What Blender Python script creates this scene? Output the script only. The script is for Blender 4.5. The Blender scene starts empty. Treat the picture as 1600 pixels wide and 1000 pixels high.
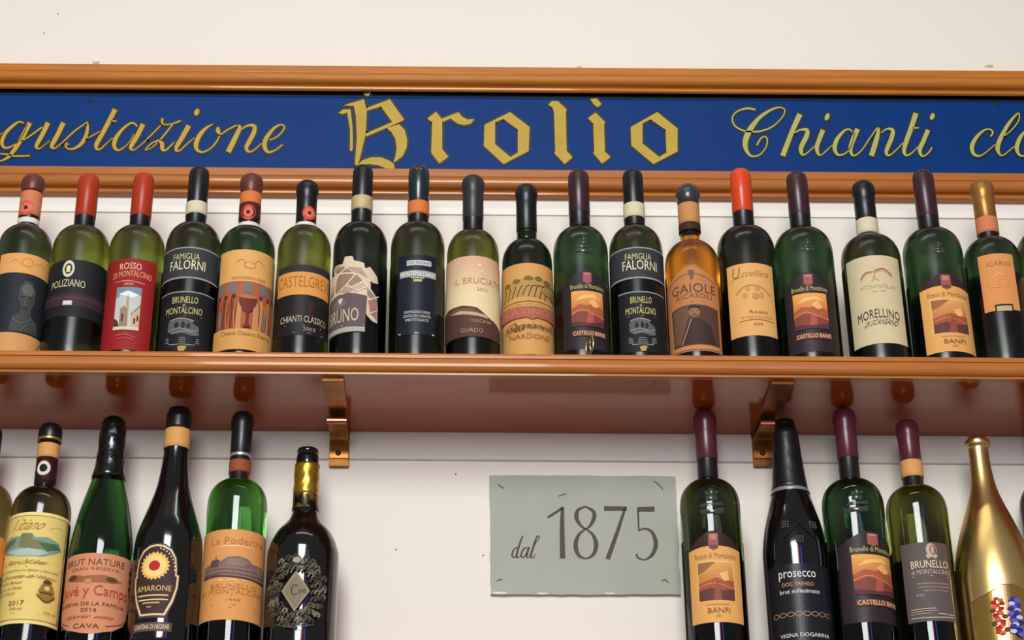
import bpy, bmesh, math, random
from mathutils import Vector, Matrix, geometry
random.seed(7)
S = bpy.context.scene
COL = S.collection
# ------------------------------------------------------------------ camera
PITCH, FPX, ROLL, PX0, CAMZ = math.radians(26.5), 2850.0, math.radians(0.43), 706.0, 1.5
cam_d = bpy.data.cameras.new('camera')
cam = bpy.data.objects.new('camera', cam_d)
COL.objects.link(cam)
cam_d.sensor_width = 36.0
cam_d.lens = FPX / 1600 * 36
cam_d.shift_x = (800 - PX0) / 1600
cam_d.clip_start = 0.05
ROT = Matrix.Rotation(math.pi / 2 + PITCH, 3, 'X') @ Matrix.Rotation(ROLL, 3, 'Z')
cam.matrix_world = Matrix.Translation((0, 0, CAMZ)) @ ROT.to_4x4()
S.camera = cam
# ------------------------------------------------------------------ world, lamps, exposure
S.view_settings.view_transform = 'Standard'
S.view_settings.look = 'None'
S.view_settings.gamma = 1
S.view_settings.use_curve_mapping = False
S.view_settings.exposure = 0.0
w = bpy.data.worlds.new('room_ambience')
S.world = w
w.use_nodes = True
w.node_tree.nodes['Background'].inputs[0].default_value = (1.0, .98, .94, 1)
w.node_tree.nodes['Background'].inputs[1].default_value = .20


def lamp(name, loc, target, sx, sy, power, col):
    d = bpy.data.lights.new(name, 'AREA')
    d.shape = 'RECTANGLE'
    d.size, d.size_y, d.energy, d.color = sx, sy, power, col
    o = bpy.data.objects.new(name, d)
    COL.objects.link(o)
    o.location = loc
    o.rotation_euler = (Vector(target) - Vector(loc)).to_track_quat('-Z', 'Y').to_euler()
    return o


# bright shop front behind the viewer, coloured tubes beside it, and a long ceiling tube
lamp('shopfront_daylight', (-0.25, -1.6, 2.95), (-0.1, .4, 0.2), 1.15, 2.7, 188, (.93, 1, 1))
lamp('red_sign_tube', (0.42, -1.6, 2.95), (0.1, 2.2, 2.4), .22, 1.7, 10, (1, .12, .14))
lamp('blue_sign_tube', (1.15, -1.6, 2.95), (0.2, 2.2, 2.4), .30, 1.7, 8, (.10, .14, 1))
lamp('ceiling_tube', (-0.05, 1.05, 4.3), (0, 2.3, 2.7), 1.8, .04, 6, (1, .90, .76))

# ------------------------------------------------------------------ geometry of the place
CAM = Vector((0, 0, CAMZ))
Y_FRONT = 2.105          # front edge of the upper shelf
Y_AXIS = 2.190           # row of bottles on the upper shelf
Y_LOW = 2.215            # row of bottles on the lower shelf
Z_SHELF = CAMZ + 1.0038
Z_UNDER = CAMZ + .9740
Y_WALL = 2.3027
Z_LOW = CAMZ + .634


def ray(px, py):
    return (ROT @ Vector(((px - PX0) / FPX, (500 - py) / FPX, -1))).normalized()


def at(px, py, Y):
    d = ray(px, py)
    return CAM + d * (Y / d.y)


# ------------------------------------------------------------------ materials
def lin(c):
    def f(v):
        v = v / 255
        return v / 12.92 if v <= .04045 else ((v + .055) / 1.055) ** 2.4
    return (f(c[0]), f(c[1]), f(c[2]), 1)


MATS = {}


def mat(name, rgb, rough=.5, metal=0., coat=0., var=.12, scale=40., bump=0., stretch=(1, 1, 1), trans=0., ior=1.5, rgb2=None, detail=5., spec=.5, coat_rough=.05, sharp=None, tint=None):
    if name in MATS:
        return MATS[name]
    m = bpy.data.materials.new(name)
    m.use_nodes = True
    nt = m.node_tree
    b = nt.nodes['Principled BSDF']
    tc = nt.nodes.new('ShaderNodeTexCoord')
    mp = nt.nodes.new('ShaderNodeMapping')
    mp.inputs['Scale'].default_value = stretch
    no = nt.nodes.new('ShaderNodeTexNoise')
    no.inputs['Scale'].default_value = scale
    no.inputs['Detail'].default_value = detail
    nt.links.new(tc.outputs['Object'], mp.inputs[0])
    nt.links.new(mp.outputs[0], no.inputs['Vector'])
    mx = nt.nodes.new('ShaderNodeMix')
    mx.data_type = 'RGBA'
    c1 = lin(rgb)
    c2 = lin(rgb2) if rgb2 else tuple(c1[i] * (1 - var) for i in range(3)) + (1,)
    if not rgb2:
        c1 = tuple(min(1, c1[i] * (1 + var * .6)) for i in range(3)) + (1,)
    mx.inputs[6].default_value = c1
    mx.inputs[7].default_value = c2
    if sharp:
        rp = nt.nodes.new('ShaderNodeValToRGB')
        rp.color_ramp.elements[0].position = sharp[0]
        rp.color_ramp.elements[1].position = sharp[1]
        nt.links.new(no.outputs['Fac'], rp.inputs[0])
        nt.links.new(rp.outputs[0], mx.inputs[0])
    else:
        nt.links.new(no.outputs['Fac'], mx.inputs[0])
    nt.links.new(mx.outputs[2], b.inputs['Base Color'])
    b.inputs['Roughness'].default_value = rough
    b.inputs['Metallic'].default_value = metal
    b.inputs['Coat Weight'].default_value = coat
    b.inputs['Coat Roughness'].default_value = coat_rough
    b.inputs['Transmission Weight'].default_value = trans
    b.inputs['IOR'].default_value = ior
    b.inputs['Specular IOR Level'].default_value = spec
    if tint:
        b.inputs['Specular Tint'].default_value = tint
    if bump:
        bp = nt.nodes.new('ShaderNodeBump')
        bp.inputs['Strength'].default_value = bump
        bp.inputs['Distance'].default_value = .002
        nt.links.new(no.outputs['Fac'], bp.inputs['Height'])
        nt.links.new(bp.outputs[0], b.inputs['Normal'])
    MATS[name] = m
    return m


WALL = mat('cream_plaster', (232, 224, 211), .8, var=.035, scale=3.5, bump=.05, detail=8)
SHELF_SHADE = mat('shelf_shadow_paint', (214, 206, 198), .55, var=.05, scale=12, detail=6)  # greyer than the wall: the shelf's shadow put into the paint
TRIMB = mat('bright_batten_paint', (240, 234, 222), .5, var=.03, scale=12)
WOOD = mat('varnished_wood', (204, 130, 44), .4, coat=.4, spec=.25, rgb2=(158, 88, 20), scale=9, stretch=(1, 18, 18), detail=8, bump=.02, coat_rough=.06)
WOOD2 = mat('reddish_varnished_wood', (192, 120, 50), .4, coat=.4, spec=.25, rgb2=(150, 80, 26), scale=9, stretch=(1, 18, 18), detail=8, bump=.02, coat_rough=.06)
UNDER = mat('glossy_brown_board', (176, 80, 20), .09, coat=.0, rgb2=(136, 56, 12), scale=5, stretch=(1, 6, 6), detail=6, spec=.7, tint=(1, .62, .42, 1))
BLUE = mat('blue_enamel', (2, 54, 116), .4, coat=.12, spec=.15, rgb2=(0, 48, 110), scale=2, coat_rough=.03)
GOLDP = mat('gold_leaf_lettering', (198, 164, 70), .5, spec=.2, rgb2=(174, 148, 60), scale=25)
PALEGOLD = mat('pale_gold_lettering', (182, 182, 108), .5, spec=.2, rgb2=(160, 162, 90), scale=25)
INK = mat('black_outline_paint', (12, 13, 18), .5)
STONE = mat('grey_stone', (170, 174, 160), .75, rgb2=(156, 156, 140), scale=14, bump=.12, detail=9)
CARVE = mat('dark_brown_incised_letters', (66, 46, 42), .6, rgb2=(48, 34, 32), scale=60)
BRASS = mat('tarnished_brass', (182, 118, 54), .36, metal=.8, rgb2=(96, 56, 24), scale=55, bump=.2, detail=8)
COPPER = mat('copper_rung', (214, 140, 104), .3, metal=.8, rgb2=(180, 100, 70), scale=50)
STEEL = mat('worn_metal_ring', (200, 180, 140), .3, metal=1, scale=60)
SCREW_SHADOW = mat('dark_screw_and_shadow', (30, 22, 18), .5)  # screw heads, and the painted shadow gap of the sign


def paper(rgb, rough=.62, var=.09, scale=90):
    return mat('print_%d_%d_%d' % rgb, rgb, rough, var=var, scale=scale, spec=.2)


def glass(name, rgb, rough=.06, rgb2=None, spec=.5):
    return mat('glass_' + name, rgb, rough, trans=1., ior=1.5, rgb2=rgb2, var=.15, scale=14, spec=spec)


# ------------------------------------------------------------------ mesh helpers
def link(name, bm, mats, parent=None, smooth=False):
    me = bpy.data.meshes.new(name)
    if smooth:
        for f in bm.faces:
            f.smooth = True
    bm.to_mesh(me)
    bm.free()
    for m in (mats if isinstance(mats, (list, tuple)) else [mats]):
        me.materials.append(m)
    o = bpy.data.objects.new(name, me)
    COL.objects.link(o)
    if parent:
        o.parent = parent
        o.matrix_parent_inverse = Matrix.Translation(-parent.location)
    return o


def thing(name, loc, label, cat, group=None):
    o = bpy.data.objects.new(name, None)
    o.empty_display_size = .02
    COL.objects.link(o)
    o.location = loc
    tag(o, label, cat, group)
    return o


def tag(o, label, cat, group=None):
    o['label'], o['category'] = label, cat
    if group:
        o['group'] = group


def structure(o):
    o['kind'] = 'structure'
    return o


def box(bm, x0, x1, y0, y1, z0, z1):
    v = [bm.verts.new((x, y, z)) for x in (x0, x1) for y in (y0, y1) for z in (z0, z1)]
    for f in ((0, 1, 3, 2), (4, 6, 7, 5), (0, 4, 5, 1), (2, 3, 7, 6), (0, 2, 6, 4), (1, 5, 7, 3)):
        bm.faces.new([v[i] for i in f])
    return v


def bevel(bm, w, seg=2):
    bmesh.ops.bevel(bm, geom=bm.edges[:], offset=w, segments=seg, affect='EDGES', clamp_overlap=True)
    return bm


def extrude_x(prof, x0, x1, n=24):
    """closed profile [(y, z)] swept along x"""
    bm = bmesh.new()
    rings = []
    for i in range(n + 1):
        x = x0 + (x1 - x0) * i / n
        rings.append([bm.verts.new((x, y, z)) for y, z in prof])
    k = len(prof)
    for a, b in zip(rings, rings[1:]):
        for j in range(k):
            bm.faces.new((a[j], a[(j + 1) % k], b[(j + 1) % k], b[j]))
    bm.faces.new(rings[0][::-1])
    bm.faces.new(rings[-1])
    bmesh.ops.recalc_face_normals(bm, faces=bm.faces[:])
    return bm


def lathe(bm, prof, x=0, y=0, seg=48, wob=None):
    rings = []
    for r, z in prof:
        if r < 1e-6:
            rings.append([bm.verts.new((x, y, z))])
        else:
            ring = []
            for k in range(seg):
                a = 2 * math.pi * k / seg
                rr = r + (wob(a, z) if wob else 0)
                ring.append(bm.verts.new((x + rr * math.sin(a), y - rr * math.cos(a), z)))
            rings.append(ring)
    for a, b in zip(rings, rings[1:]):
        for k in range(seg):
            k2 = (k + 1) % seg
            if len(a) == 1 and len(b) == 1:
                continue
            if len(a) == 1:
                bm.faces.new((a[0], b[k2], b[k]))
            elif len(b) == 1:
                bm.faces.new((a[k], a[k2], b[0]))
            else:
                bm.faces.new((a[k], a[k2], b[k2], b[k]))
    return bm


def catmull(pts, n=6):
    out = []
    P = [pts[0]] + list(pts) + [pts[-1]]
    for i in range(1, len(P) - 2):
        a, b, c, d = P[i - 1], P[i], P[i + 1], P[i + 2]
        for k in range(n):
            t = k / n
            out.append(tuple(.5 * (2 * b[j] + (c[j] - a[j]) * t + (2 * a[j] - 5 * b[j] + 4 * c[j] - d[j]) * t * t
                                   + (3 * b[j] - a[j] - 3 * c[j] + d[j]) * t ** 3) for j in range(len(b))))
    out.append(tuple(pts[-1]))
    return out


def ribbon2d(pts, extra=0., n=6, closed=False):
    """pts (x, y, w) -> list of 2D quads, a calligraphic stroke"""
    c = catmull(pts, n) if len(pts) > 2 else [tuple(p) for p in pts]
    L, R = [], []
    for i, p in enumerate(c):
        if closed and i in (0, len(c) - 1):
            q0, q1 = c[-2], c[1]
        else:
            q0, q1 = c[max(0, i - 1)], c[min(len(c) - 1, i + 1)]
        dx, dy = q1[0] - q0[0], q1[1] - q0[1]
        l = math.hypot(dx, dy) or 1
        nx, ny = -dy / l, dx / l
        h = max(p[2], 2) / 2 + extra
        x, y = p[0], p[1]
        if extra and not closed and i in (0, len(c) - 1):
            s = -1 if i == 0 else 1
            x += s * dx / l * extra
            y += s * dy / l * extra
        L.append((x + nx * h, y + ny * h))
        R.append((x - nx * h, y - ny * h))
    return [(L[i], L[i + 1], R[i + 1], R[i]) for i in range(len(c) - 1)]


_text = {}


def text_mesh(s):
    """letter faces of Blender's built-in font, scaled into the unit square (y down)"""
    if s not in _text:
        cu = bpy.data.curves.new('t', 'FONT')
        cu.body = s
        cu.resolution_u = 2
        o = bpy.data.objects.new('t', cu)
        me = bpy.data.meshes.new_from_object(o)
        vs = [(v.co.x, v.co.y) for v in me.vertices]
        fs = [tuple(p.vertices) for p in me.polygons]
        bpy.data.objects.remove(o)
        bpy.data.meshes.remove(me)
        bpy.data.curves.remove(cu)
        x0, x1 = min(v[0] for v in vs), max(v[0] for v in vs)
        y0, y1 = min(v[1] for v in vs), max(v[1] for v in vs)
        _text[s] = ([((x - x0) / (x1 - x0), (y1 - y) / (y1 - y0)) for x, y in vs], fs)
    return _text[s]


# ------------------------------------------------------------------ setting
bm = bmesh.new()
box(bm, -2.2, 2.2, Y_WALL, Y_WALL + .12, 1.2, 3.9)
structure(link('wall_back', bm, WALL))
zb = at(800, 721, Y_WALL).z
bm = extrude_x([(Y_WALL + .01, Z_UNDER + .02), (Y_WALL - .005, Z_UNDER + .02), (Y_WALL - .005, zb + .001), (Y_WALL - .004, zb), (Y_WALL + .01, zb)], -2.1, 2.1, 1)
structure(link('shelf_shadow_strip', bm, SHELF_SHADE))  # added strip, its grey stands in for shade below the shelf
zt0, zt1 = at(800, 337, Y_WALL).z, at(800, 300, Y_WALL).z
bm = extrude_x([(Y_WALL + .01, zt1), (Y_WALL - .003, zt1), (Y_WALL - .003, zt0), (Y_WALL + .01, zt0)], -2.1, 2.1, 1)
structure(link('trim_2', bm, TRIMB))

# ------------------------------------------------------------------ upper and lower shelf
XL, XR = -1.65, 1.65


def shelf(zt, zu, yf, label):
    root = thing('wall_shelf', (0, Y_WALL, zt), label, 'shelf')
    bm = bmesh.new()
    box(bm, XL, XR, yf + .012, Y_WALL - .0005, zu, zt)
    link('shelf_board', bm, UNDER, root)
    h = zt - zu
    prof = [(yf + .014, zt), (yf + .005, zt), (yf + .0035, zt - h * .10)]
    prof += [(yf + .0035, zt - h * .24), (yf + .001, zt - h * .27)]
    for k in range(9):
        a = math.pi / 2 - math.pi * k / 8
        prof.append((yf + .004 - .008 * math.cos(a), zt - h * .60 + h * .32 * math.sin(a)))
    prof += [(yf + .004, zu - .0005), (yf + .014, zu - .0005)]
    link('shelf_nosing', extrude_x(prof, XL, XR, 2), WOOD2, root)
    return root


shelf(Z_SHELF, Z_UNDER, Y_FRONT, 'long varnished brown wall shelf with rounded front edge under the upper bottles')
shelf(Z_LOW, Z_LOW - .03, 2.152, 'lower varnished wall shelf carrying the bottles beside the stone plaque')

# ------------------------------------------------------------------ sign
YS = Y_WALL - .012       # face of the blue panel
sign = thing('shop_sign', (0, Y_WALL, at(800, 200, YS).z), 'long blue sign with gold lettering in a varnished wooden frame', 'sign')


def rail(y_top, y_bot, d_bot):
    """moulding: flat fascia, half-round roll, small bead; distances in metres out from the wall"""
    zt = at(800, y_top, Y_WALL - .021).z
    zb = at(800, y_bot, Y_WALL - .014).z
    H = zt - zb
    pts = [(0, 1.0), (.0195, 1.0), (.0215, .96), (.0205, .72), (.0200, .69)]
    for k in range(11):
        a = math.pi * (.5 - k / 10)
        pts.append((.0175 + .0085 * math.cos(a), .455 + .225 * math.sin(a)))
    pts += [(.0155, .215)]
    for k in range(7):
        a = math.pi * (.5 - k / 6)
        pts.append((.0135 + .0032 * math.cos(a), .105 + .095 * math.sin(a)))
    pts += [(d_bot, .0), (.0, .0)] if d_bot != .0125 else [(.0125, .0), (.011, .02), (.011, .5), (.0, .5)]
    return extrude_x([(Y_WALL - d, zb + f * H) for d, f in pts], XL, XR, 2)


link('top_rail', rail(104, 143.5, .0125), WOOD, sign)
link('bottom_rail', rail(264, 307, .012), WOOD2, sign)
z1 = at(800, 138, YS).z
z0 = at(800, 272, YS).z
bm = extrude_x([(Y_WALL + .001, at(800, 151, YS).z), (YS + .003, at(800, 151, YS).z), (YS, at(800, 155.5, YS).z), (YS, z0), (Y_WALL + .001, z0)], XL, XR, 1)
link('blue_panel', bm, BLUE, sign)
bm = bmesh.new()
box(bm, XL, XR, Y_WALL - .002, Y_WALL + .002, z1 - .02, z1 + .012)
link('shadow_gap_strip', bm, SCREW_SHADOW, sign)  # near-black strip painting the shadow gap below the top rail


def px_faces(bm, quads, Y, mi=0):
    for q in quads:
        vs = [bm.verts.new(at(x, y, Y)) for x, y in q]
        f = bm.faces.new(vs)
        f.material_index = mi


def poly_faces(bm, pts, Y, mi=0):
    tri = geometry.tessellate_polygon([[Vector((x, y, 0)) for x, y in pts]])
    vs = [bm.verts.new(at(x, y, Y)) for x, y in pts]
    for t in tri:
        f = bm.faces.new([vs[i] for i in t])
        f.material_index = mi


def letter(strokes, ox, oy, s, m, polys=(), parent=sign, ol=16., Y=YS, outline=True):
    ol = ol * 6.667 / s * s / 6.667
    T = lambda p: (ox + p[0] / s, oy + p[1] / s)
    bm, bo = bmesh.new(), bmesh.new()
    for st in strokes:
        px_faces(bm, [[T(p) for p in q] for q in ribbon2d(st)], Y - .0012)
        px_faces(bo, [[(T(p)[0] + .5, T(p)[1] + .4) for p in q] for q in ribbon2d(st, ol)], Y - .0006)
    for pg in polys:
        poly_faces(bm, [T(p) for p in pg], Y - .0012)
        edge = [(x, y, ol * 2.6) for x, y in pg] + [(pg[0][0], pg[0][1], ol * 2.6)]
        for a, b in zip(edge, edge[1:]):
            px_faces(bo, [[(T(p)[0] + .5, T(p)[1] + .4) for p in q] for q in ribbon2d([a, b], 0)], Y - .0006)
    bmesh.ops.recalc_face_normals(bm, faces=bm.faces[:])
    o = link('letter', bm, m, parent)
    if outline:
        link('letter_outline', bo, INK, o)
    else:
        bo.free()
    return o


def dot(x, y, rx, ry):
    return [[(x + ry * .35, y - ry, rx * .7), (x + ry * .2, y - ry * .5, rx * 1.7), (x, y, rx * 1.9), (x - ry * .2, y + ry * .5, rx * 1.7), (x - ry * .35, y + ry, rx * .7)]]


K = 6.667
A = (0, 140, K)
letter([[(-20, 490, 8), (20, 450, 8)], [(250, 350, 12), (200, 335, 18), (130, 380, 30), (60, 450, 36), (20, 540, 36), (40, 600, 24), (100, 600, 18), (180, 550, 10), (250, 450, 8), (280, 360, 8)],
        [(310, 345, 50), (230, 500, 46), (160, 610, 44), (100, 690, 34), (40, 730, 18), (-20, 750, 12)], [(-20, 665, 10), (80, 675, 16), (150, 690, 16), (310, 688, 14)]], *A, GOLDP)
letter([[(215, 540, 10), (300, 490, 14), (440, 390, 16)], [(500, 345, 50), (440, 470, 44), (385, 570, 40), (380, 605, 24), (420, 610, 12), (470, 570, 8), (525, 530, 6)],
        [(660, 345, 50), (600, 470, 46), (545, 570, 44), (545, 605, 26), (580, 605, 14), (640, 560, 12)]], *A, GOLDP)
letter([[(640, 560, 12), (780, 430, 16), (915, 335, 10)], [(915, 340, 8), (912, 400, 28), (895, 480, 36), (850, 560, 36), (790, 605, 24), (730, 620, 16), (685, 595, 16), (690, 560, 20), (712, 575, 14)],
        [(885, 515, 10), (960, 480, 12), (1040, 435, 8)]], *A, GOLDP)
letter([[(1200, 205, 50), (1130, 340, 46), (1060, 470, 44), (1005, 570, 44), (1010, 620, 22), (1050, 615, 14), (1110, 560, 10), (1175, 500, 8)], [(1155, 325, 14), (1215, 330, 14)]], *A, GOLDP)
letter([[(1430, 385, 14), (1395, 350, 16), (1340, 360, 20), (1260, 430, 28), (1200, 520, 44), (1190, 590, 36), (1225, 630, 20), (1280, 610, 12), (1345, 550, 8), (1400, 460, 8)],
        [(1490, 360, 50), (1430, 480, 46), (1370, 580, 44), (1365, 620, 24), (1400, 625, 12), (1450, 590, 10), (1530, 520, 12)]], *A, GOLDP)
A = (220, 140, K)
letter([[(60, 520, 12), (100, 480, 14), (210, 370, 12)], [(225, 300, 26), (222, 345, 22), (240, 362, 12), (310, 360, 14), (415, 325, 18)], [(330, 365, 14), (270, 440, 16), (205, 520, 16)],
        [(200, 525, 20), (120, 555, 14), (60, 610, 14), (50, 630, 8), (110, 605, 10), (170, 555, 14)], [(190, 540, 24), (220, 560, 40), (225, 620, 36), (260, 630, 18), (310, 585, 14), (350, 545, 8)]], *A, GOLDP)
letter([[(500, 375, 50), (430, 500, 46), (375, 590, 40), (370, 635, 24), (410, 630, 14), (470, 575, 12), (560, 500, 8)]] + dot(583, 235, 26, 34), *A, GOLDP)
letter([[(750, 360, 8), (680, 400, 26), (610, 480, 44), (575, 570, 46), (590, 630, 30), (650, 650, 16), (730, 610, 14), (790, 540, 14), (820, 480, 12)], [(805, 390, 20), (805, 430, 44), (825, 465, 16)],
        [(830, 470, 14), (910, 415, 14), (1000, 370, 16)]], *A, GOLDP)
letter([[(1010, 372, 18), (1030, 400, 40), (980, 510, 50), (910, 650, 54)], [(1045, 420, 14), (1110, 375, 18), (1180, 380, 36), (1180, 440, 44), (1130, 540, 44), (1100, 600, 40), (1120, 645, 22), (1170, 635, 14), (1260, 560, 10)]], *A, GOLDP)
letter([[(1340, 525, 12), (1420, 490, 14), (1485, 420, 14), (1490, 375, 14), (1440, 370, 18), (1370, 420, 30), (1300, 520, 44), (1290, 600, 44), (1330, 650, 24), (1400, 630, 14), (1475, 575, 14)]], *A, GOLDP)
A = (520, 140, K)
letter([], *A, GOLDP, [
    [(105, 165), (325, 100), (345, 190), (355, 215), (345, 430), (335, 495), (275, 745), (255, 795), (230, 775), (250, 500), (240, 280), (220, 170)],
    [(55, 245), (110, 205), (185, 205), (205, 380), (210, 600), (200, 640), (178, 635), (180, 420), (150, 240), (100, 255)],
    [(355, 190), (595, 100), (745, 315), (650, 360), (345, 490), (343, 458), (618, 338), (502, 175), (355, 222)],
    [(560, 400), (690, 360), (750, 420), (775, 520), (770, 600), (730, 690), (630, 770), (655, 680), (665, 600), (650, 510), (610, 440)],
    [(245, 795), (310, 735), (400, 705), (500, 705), (580, 735), (640, 775), (640, 835), (560, 825), (480, 790), (380, 775), (300, 785)],
    [(320, 50), (350, 62), (370, 68), (390, 45)]])
letter([], *A, GOLDP, [
    [(985, 300), (1075, 230), (1140, 310), (1140, 620), (1205, 700), (1110, 770), (1025, 660), (1035, 340)],
    [(1140, 300), (1310, 235), (1345, 280), (1400, 310), (1475, 305), (1440, 355), (1370, 370), (1300, 355), (1225, 300), (1145, 340)]])
A = (740, 140, 4.706)
letter([], *A, GOLDP, [
    [(80, 258), (268, 165), (218, 215), (158, 242), (158, 400), (270, 495), (220, 548), (75, 415)],
    [(268, 165), (412, 275), (405, 452), (220, 548), (270, 495), (325, 462), (325, 293), (218, 215)]], ol=9)
letter([], *A, GOLDP, [[(548, 112), (575, 85), (620, 85), (685, 145), (678, 170), (685, 450), (728, 498), (670, 548), (593, 468), (600, 450), (592, 170), (580, 130)]], ol=9)
letter([], *A, GOLDP, [[(840, 210), (897, 168), (967, 238), (960, 260), (965, 455), (1008, 497), (945, 545), (880, 468), (887, 450), (880, 250)],
                       [(858, 70), (905, 65), (942, 108), (910, 130), (885, 110)]], ol=9)
letter([], *A, GOLDP, [
    [(1155, 275), (1350, 165), (1300, 218), (1242, 250), (1242, 395), (1365, 495), (1322, 548), (1160, 412)],
    [(1350, 165), (1500, 285), (1500, 455), (1322, 548), (1365, 495), (1418, 462), (1412, 295), (1300, 218)]], ol=9)
A = (1130, 140, K)
letter([[(335, 210, 18), (260, 195, 20), (170, 215, 16), (110, 260, 14), (95, 320, 14), (130, 385, 16), (220, 430, 16), (300, 437, 18), (400, 430, 18), (520, 380, 14), (620, 280, 12), (640, 210, 12), (590, 185, 14), (500, 210, 24),
         (380, 290, 36), (290, 400, 56), (240, 500, 58), (230, 590, 48), (265, 670, 26), (320, 695, 16), (390, 670, 14), (445, 600, 12), (460, 530, 14), (440, 490, 14), (400, 500, 14), (365, 550, 16), (352, 580, 16)]], *A, PALEGOLD)
letter([[(800, 255, 56), (720, 430, 50), (620, 690, 52)], [(740, 450, 12), (800, 420, 18), (870, 420, 36), (870, 480, 48), (820, 580, 48), (810, 640, 40), (830, 680, 20), (880, 655, 12), (950, 590, 10)]], *A, PALEGOLD)
letter([[(1040, 420, 50), (1000, 520, 46), (975, 600, 44), (990, 670, 26), (1020, 680, 12), (1070, 640, 12), (1140, 575, 8)]] + dot(1083, 283, 24, 36), *A, PALEGOLD)
letter([[(1345, 440, 14), (1310, 412, 16), (1260, 430, 22), (1190, 510, 40), (1160, 600, 44), (1185, 670, 26), (1230, 680, 16), (1300, 640, 12), (1350, 540, 8), (1370, 450, 8)],
        [(1400, 410, 50), (1350, 530, 48), (1325, 620, 40), (1345, 680, 22), (1385, 680, 14), (1450, 620, 12), (1530, 500, 14)]], *A, PALEGOLD)
A = (1360, 140, K)
letter([[(0, 500, 12), (60, 415, 16), (85, 415, 30), (60, 530, 50), (10, 690, 52)], [(110, 450, 12), (170, 410, 16), (230, 420, 34), (225, 490, 46), (185, 590, 44), (165, 650, 36), (185, 685, 20), (240, 655, 12), (350, 545, 10)]], *A, PALEGOLD)
letter([[(475, 245, 54), (420, 410, 50), (370, 550, 48), (350, 640, 36), (375, 685, 20), (430, 660, 14), (500, 590, 10)], [(440, 400, 18), (505, 398, 10)]], *A, PALEGOLD)
letter([[(600, 420, 46), (550, 540, 46), (515, 620, 44), (530, 685, 24), (570, 685, 14), (620, 640, 14), (640, 600, 14)]] + dot(645, 280, 24, 34), *A, PALEGOLD)
letter([[(1250, 490, 14), (1275, 450, 18), (1250, 415, 14), (1190, 420, 18), (1110, 490, 34), (1060, 580, 44), (1070, 660, 34), (1120, 690, 20), (1180, 670, 12), (1300, 570, 10)]], *A, PALEGOLD)
letter([[(1380, 490, 10), (1460, 430, 12), (1540, 330, 12), (1550, 250, 12), (1510, 270, 20), (1430, 370, 36), (1350, 520, 46), (1325, 610, 46), (1345, 670, 24), (1380, 685, 14), (1440, 640, 12), (1500, 590, 10)]], *A, PALEGOLD)
letter([[(1680, 440, 12), (1620, 430, 16), (1560, 500, 40), (1525, 600, 44), (1545, 670, 26), (1590, 690, 16), (1660, 650, 12), (1710, 560, 8), (1730, 460, 8)],
        [(1760, 420, 50), (1710, 540, 48), (1685, 630, 40), (1705, 690, 22), (1750, 680, 12)]], *A, PALEGOLD)
for x, y in ((143, 156), (1557, 163)):
    p = at(x, y, YS)
    bm = bmesh.new()
    bmesh.ops.create_uvsphere(bm, u_segments=12, v_segments=6, radius=.0035)
    bmesh.ops.scale(bm, vec=(1, .5, 1), verts=bm.verts)
    bmesh.ops.translate(bm, vec=p, verts=bm.verts)
    link('screw', bm, SCREW_SHADOW, sign, True)

# ------------------------------------------------------------------ stone plaque
YP = Y_WALL - .006
corners = [at(765, 742, YP), at(1055, 744, YP), at(1063, 929, YP), at(767, 929, YP)]
plaque = thing('stone_plaque', (corners[0] + corners[2]) / 2, 'grey stone plaque with incised dark date on white wall', 'plaque')
bm = bmesh.new()
loop = []
for i in range(4):
    a, b = corners[i], corners[(i + 1) % 4]
    for k in range(16):
        t = k / 16
        loop.append(a.lerp(b, t) + Vector((random.uniform(-1, 1), 0, random.uniform(-1, 1))) * .0006)
front = [bm.verts.new(p) for p in loop]
back = [bm.verts.new((p.x, Y_WALL + .004, p.z)) for p in loop]
bm.faces.new(front[::-1])
for i in range(len(loop)):
    j = (i + 1) % len(loop)
    bm.faces.new((front[i], front[j], back[j], back[i]))
bmesh.ops.recalc_face_normals(bm, faces=bm.faces[:])
link('stone_slab', bm, STONE, plaque)


def carved(strokes, closed=False):
    bm = bmesh.new()
    for st in strokes:
        px_faces(bm, [[(790 + x / 6.4, 775 + y / 6.4) for x, y in q] for q in ribbon2d(st, closed=closed)], YP - .0004)
    link('incised_letter', bm, CARVE, plaque)


carved([[(120, 512, 8), (85, 532, 14), (65, 590, 18), (85, 614, 12), (120, 580, 8)], [(172, 398, 14), (140, 480, 20), (108, 600, 22), (130, 612, 10), (160, 590, 6)]])
carved([[(215, 515, 10), (180, 530, 16), (155, 590, 18), (175, 615, 12), (215, 570, 8)], [(235, 510, 22), (208, 600, 22), (235, 612, 8), (262, 580, 6)]])
carved([[(275, 500, 8), (330, 430, 10), (335, 405, 12), (310, 412, 16), (268, 540, 22), (250, 600, 22), (275, 615, 10), (300, 580, 6)]])
carved([[(420, 215, 22), (500, 165, 26), (578, 112, 26)], [(570, 115, 32), (565, 300, 46), (570, 625, 54)]])
carved([[(797, 105, 16), (875, 150, 32), (885, 215, 42), (850, 290, 28), (800, 328, 18), (740, 280, 30), (708, 210, 44), (725, 140, 32), (797, 105, 16)],
        [(800, 328, 16), (870, 385, 28), (905, 480, 46), (880, 580, 34), (805, 624, 16), (730, 590, 34), (700, 490, 46), (730, 390, 30), (800, 328, 16)]], True)
carved([[(985, 125, 46), (1212, 125, 40)], [(1198, 112, 24), (1110, 380, 38), (1020, 630, 46)]])
carved([[(1315, 133, 46), (1488, 130, 52)], [(1325, 150, 20), (1332, 350, 16)], [(1335, 342, 16), (1400, 326, 18), (1470, 370, 32), (1503, 480, 44), (1470, 580, 36), (1400, 635, 16), (1330, 620, 18), (1308, 580, 22)]])

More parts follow.
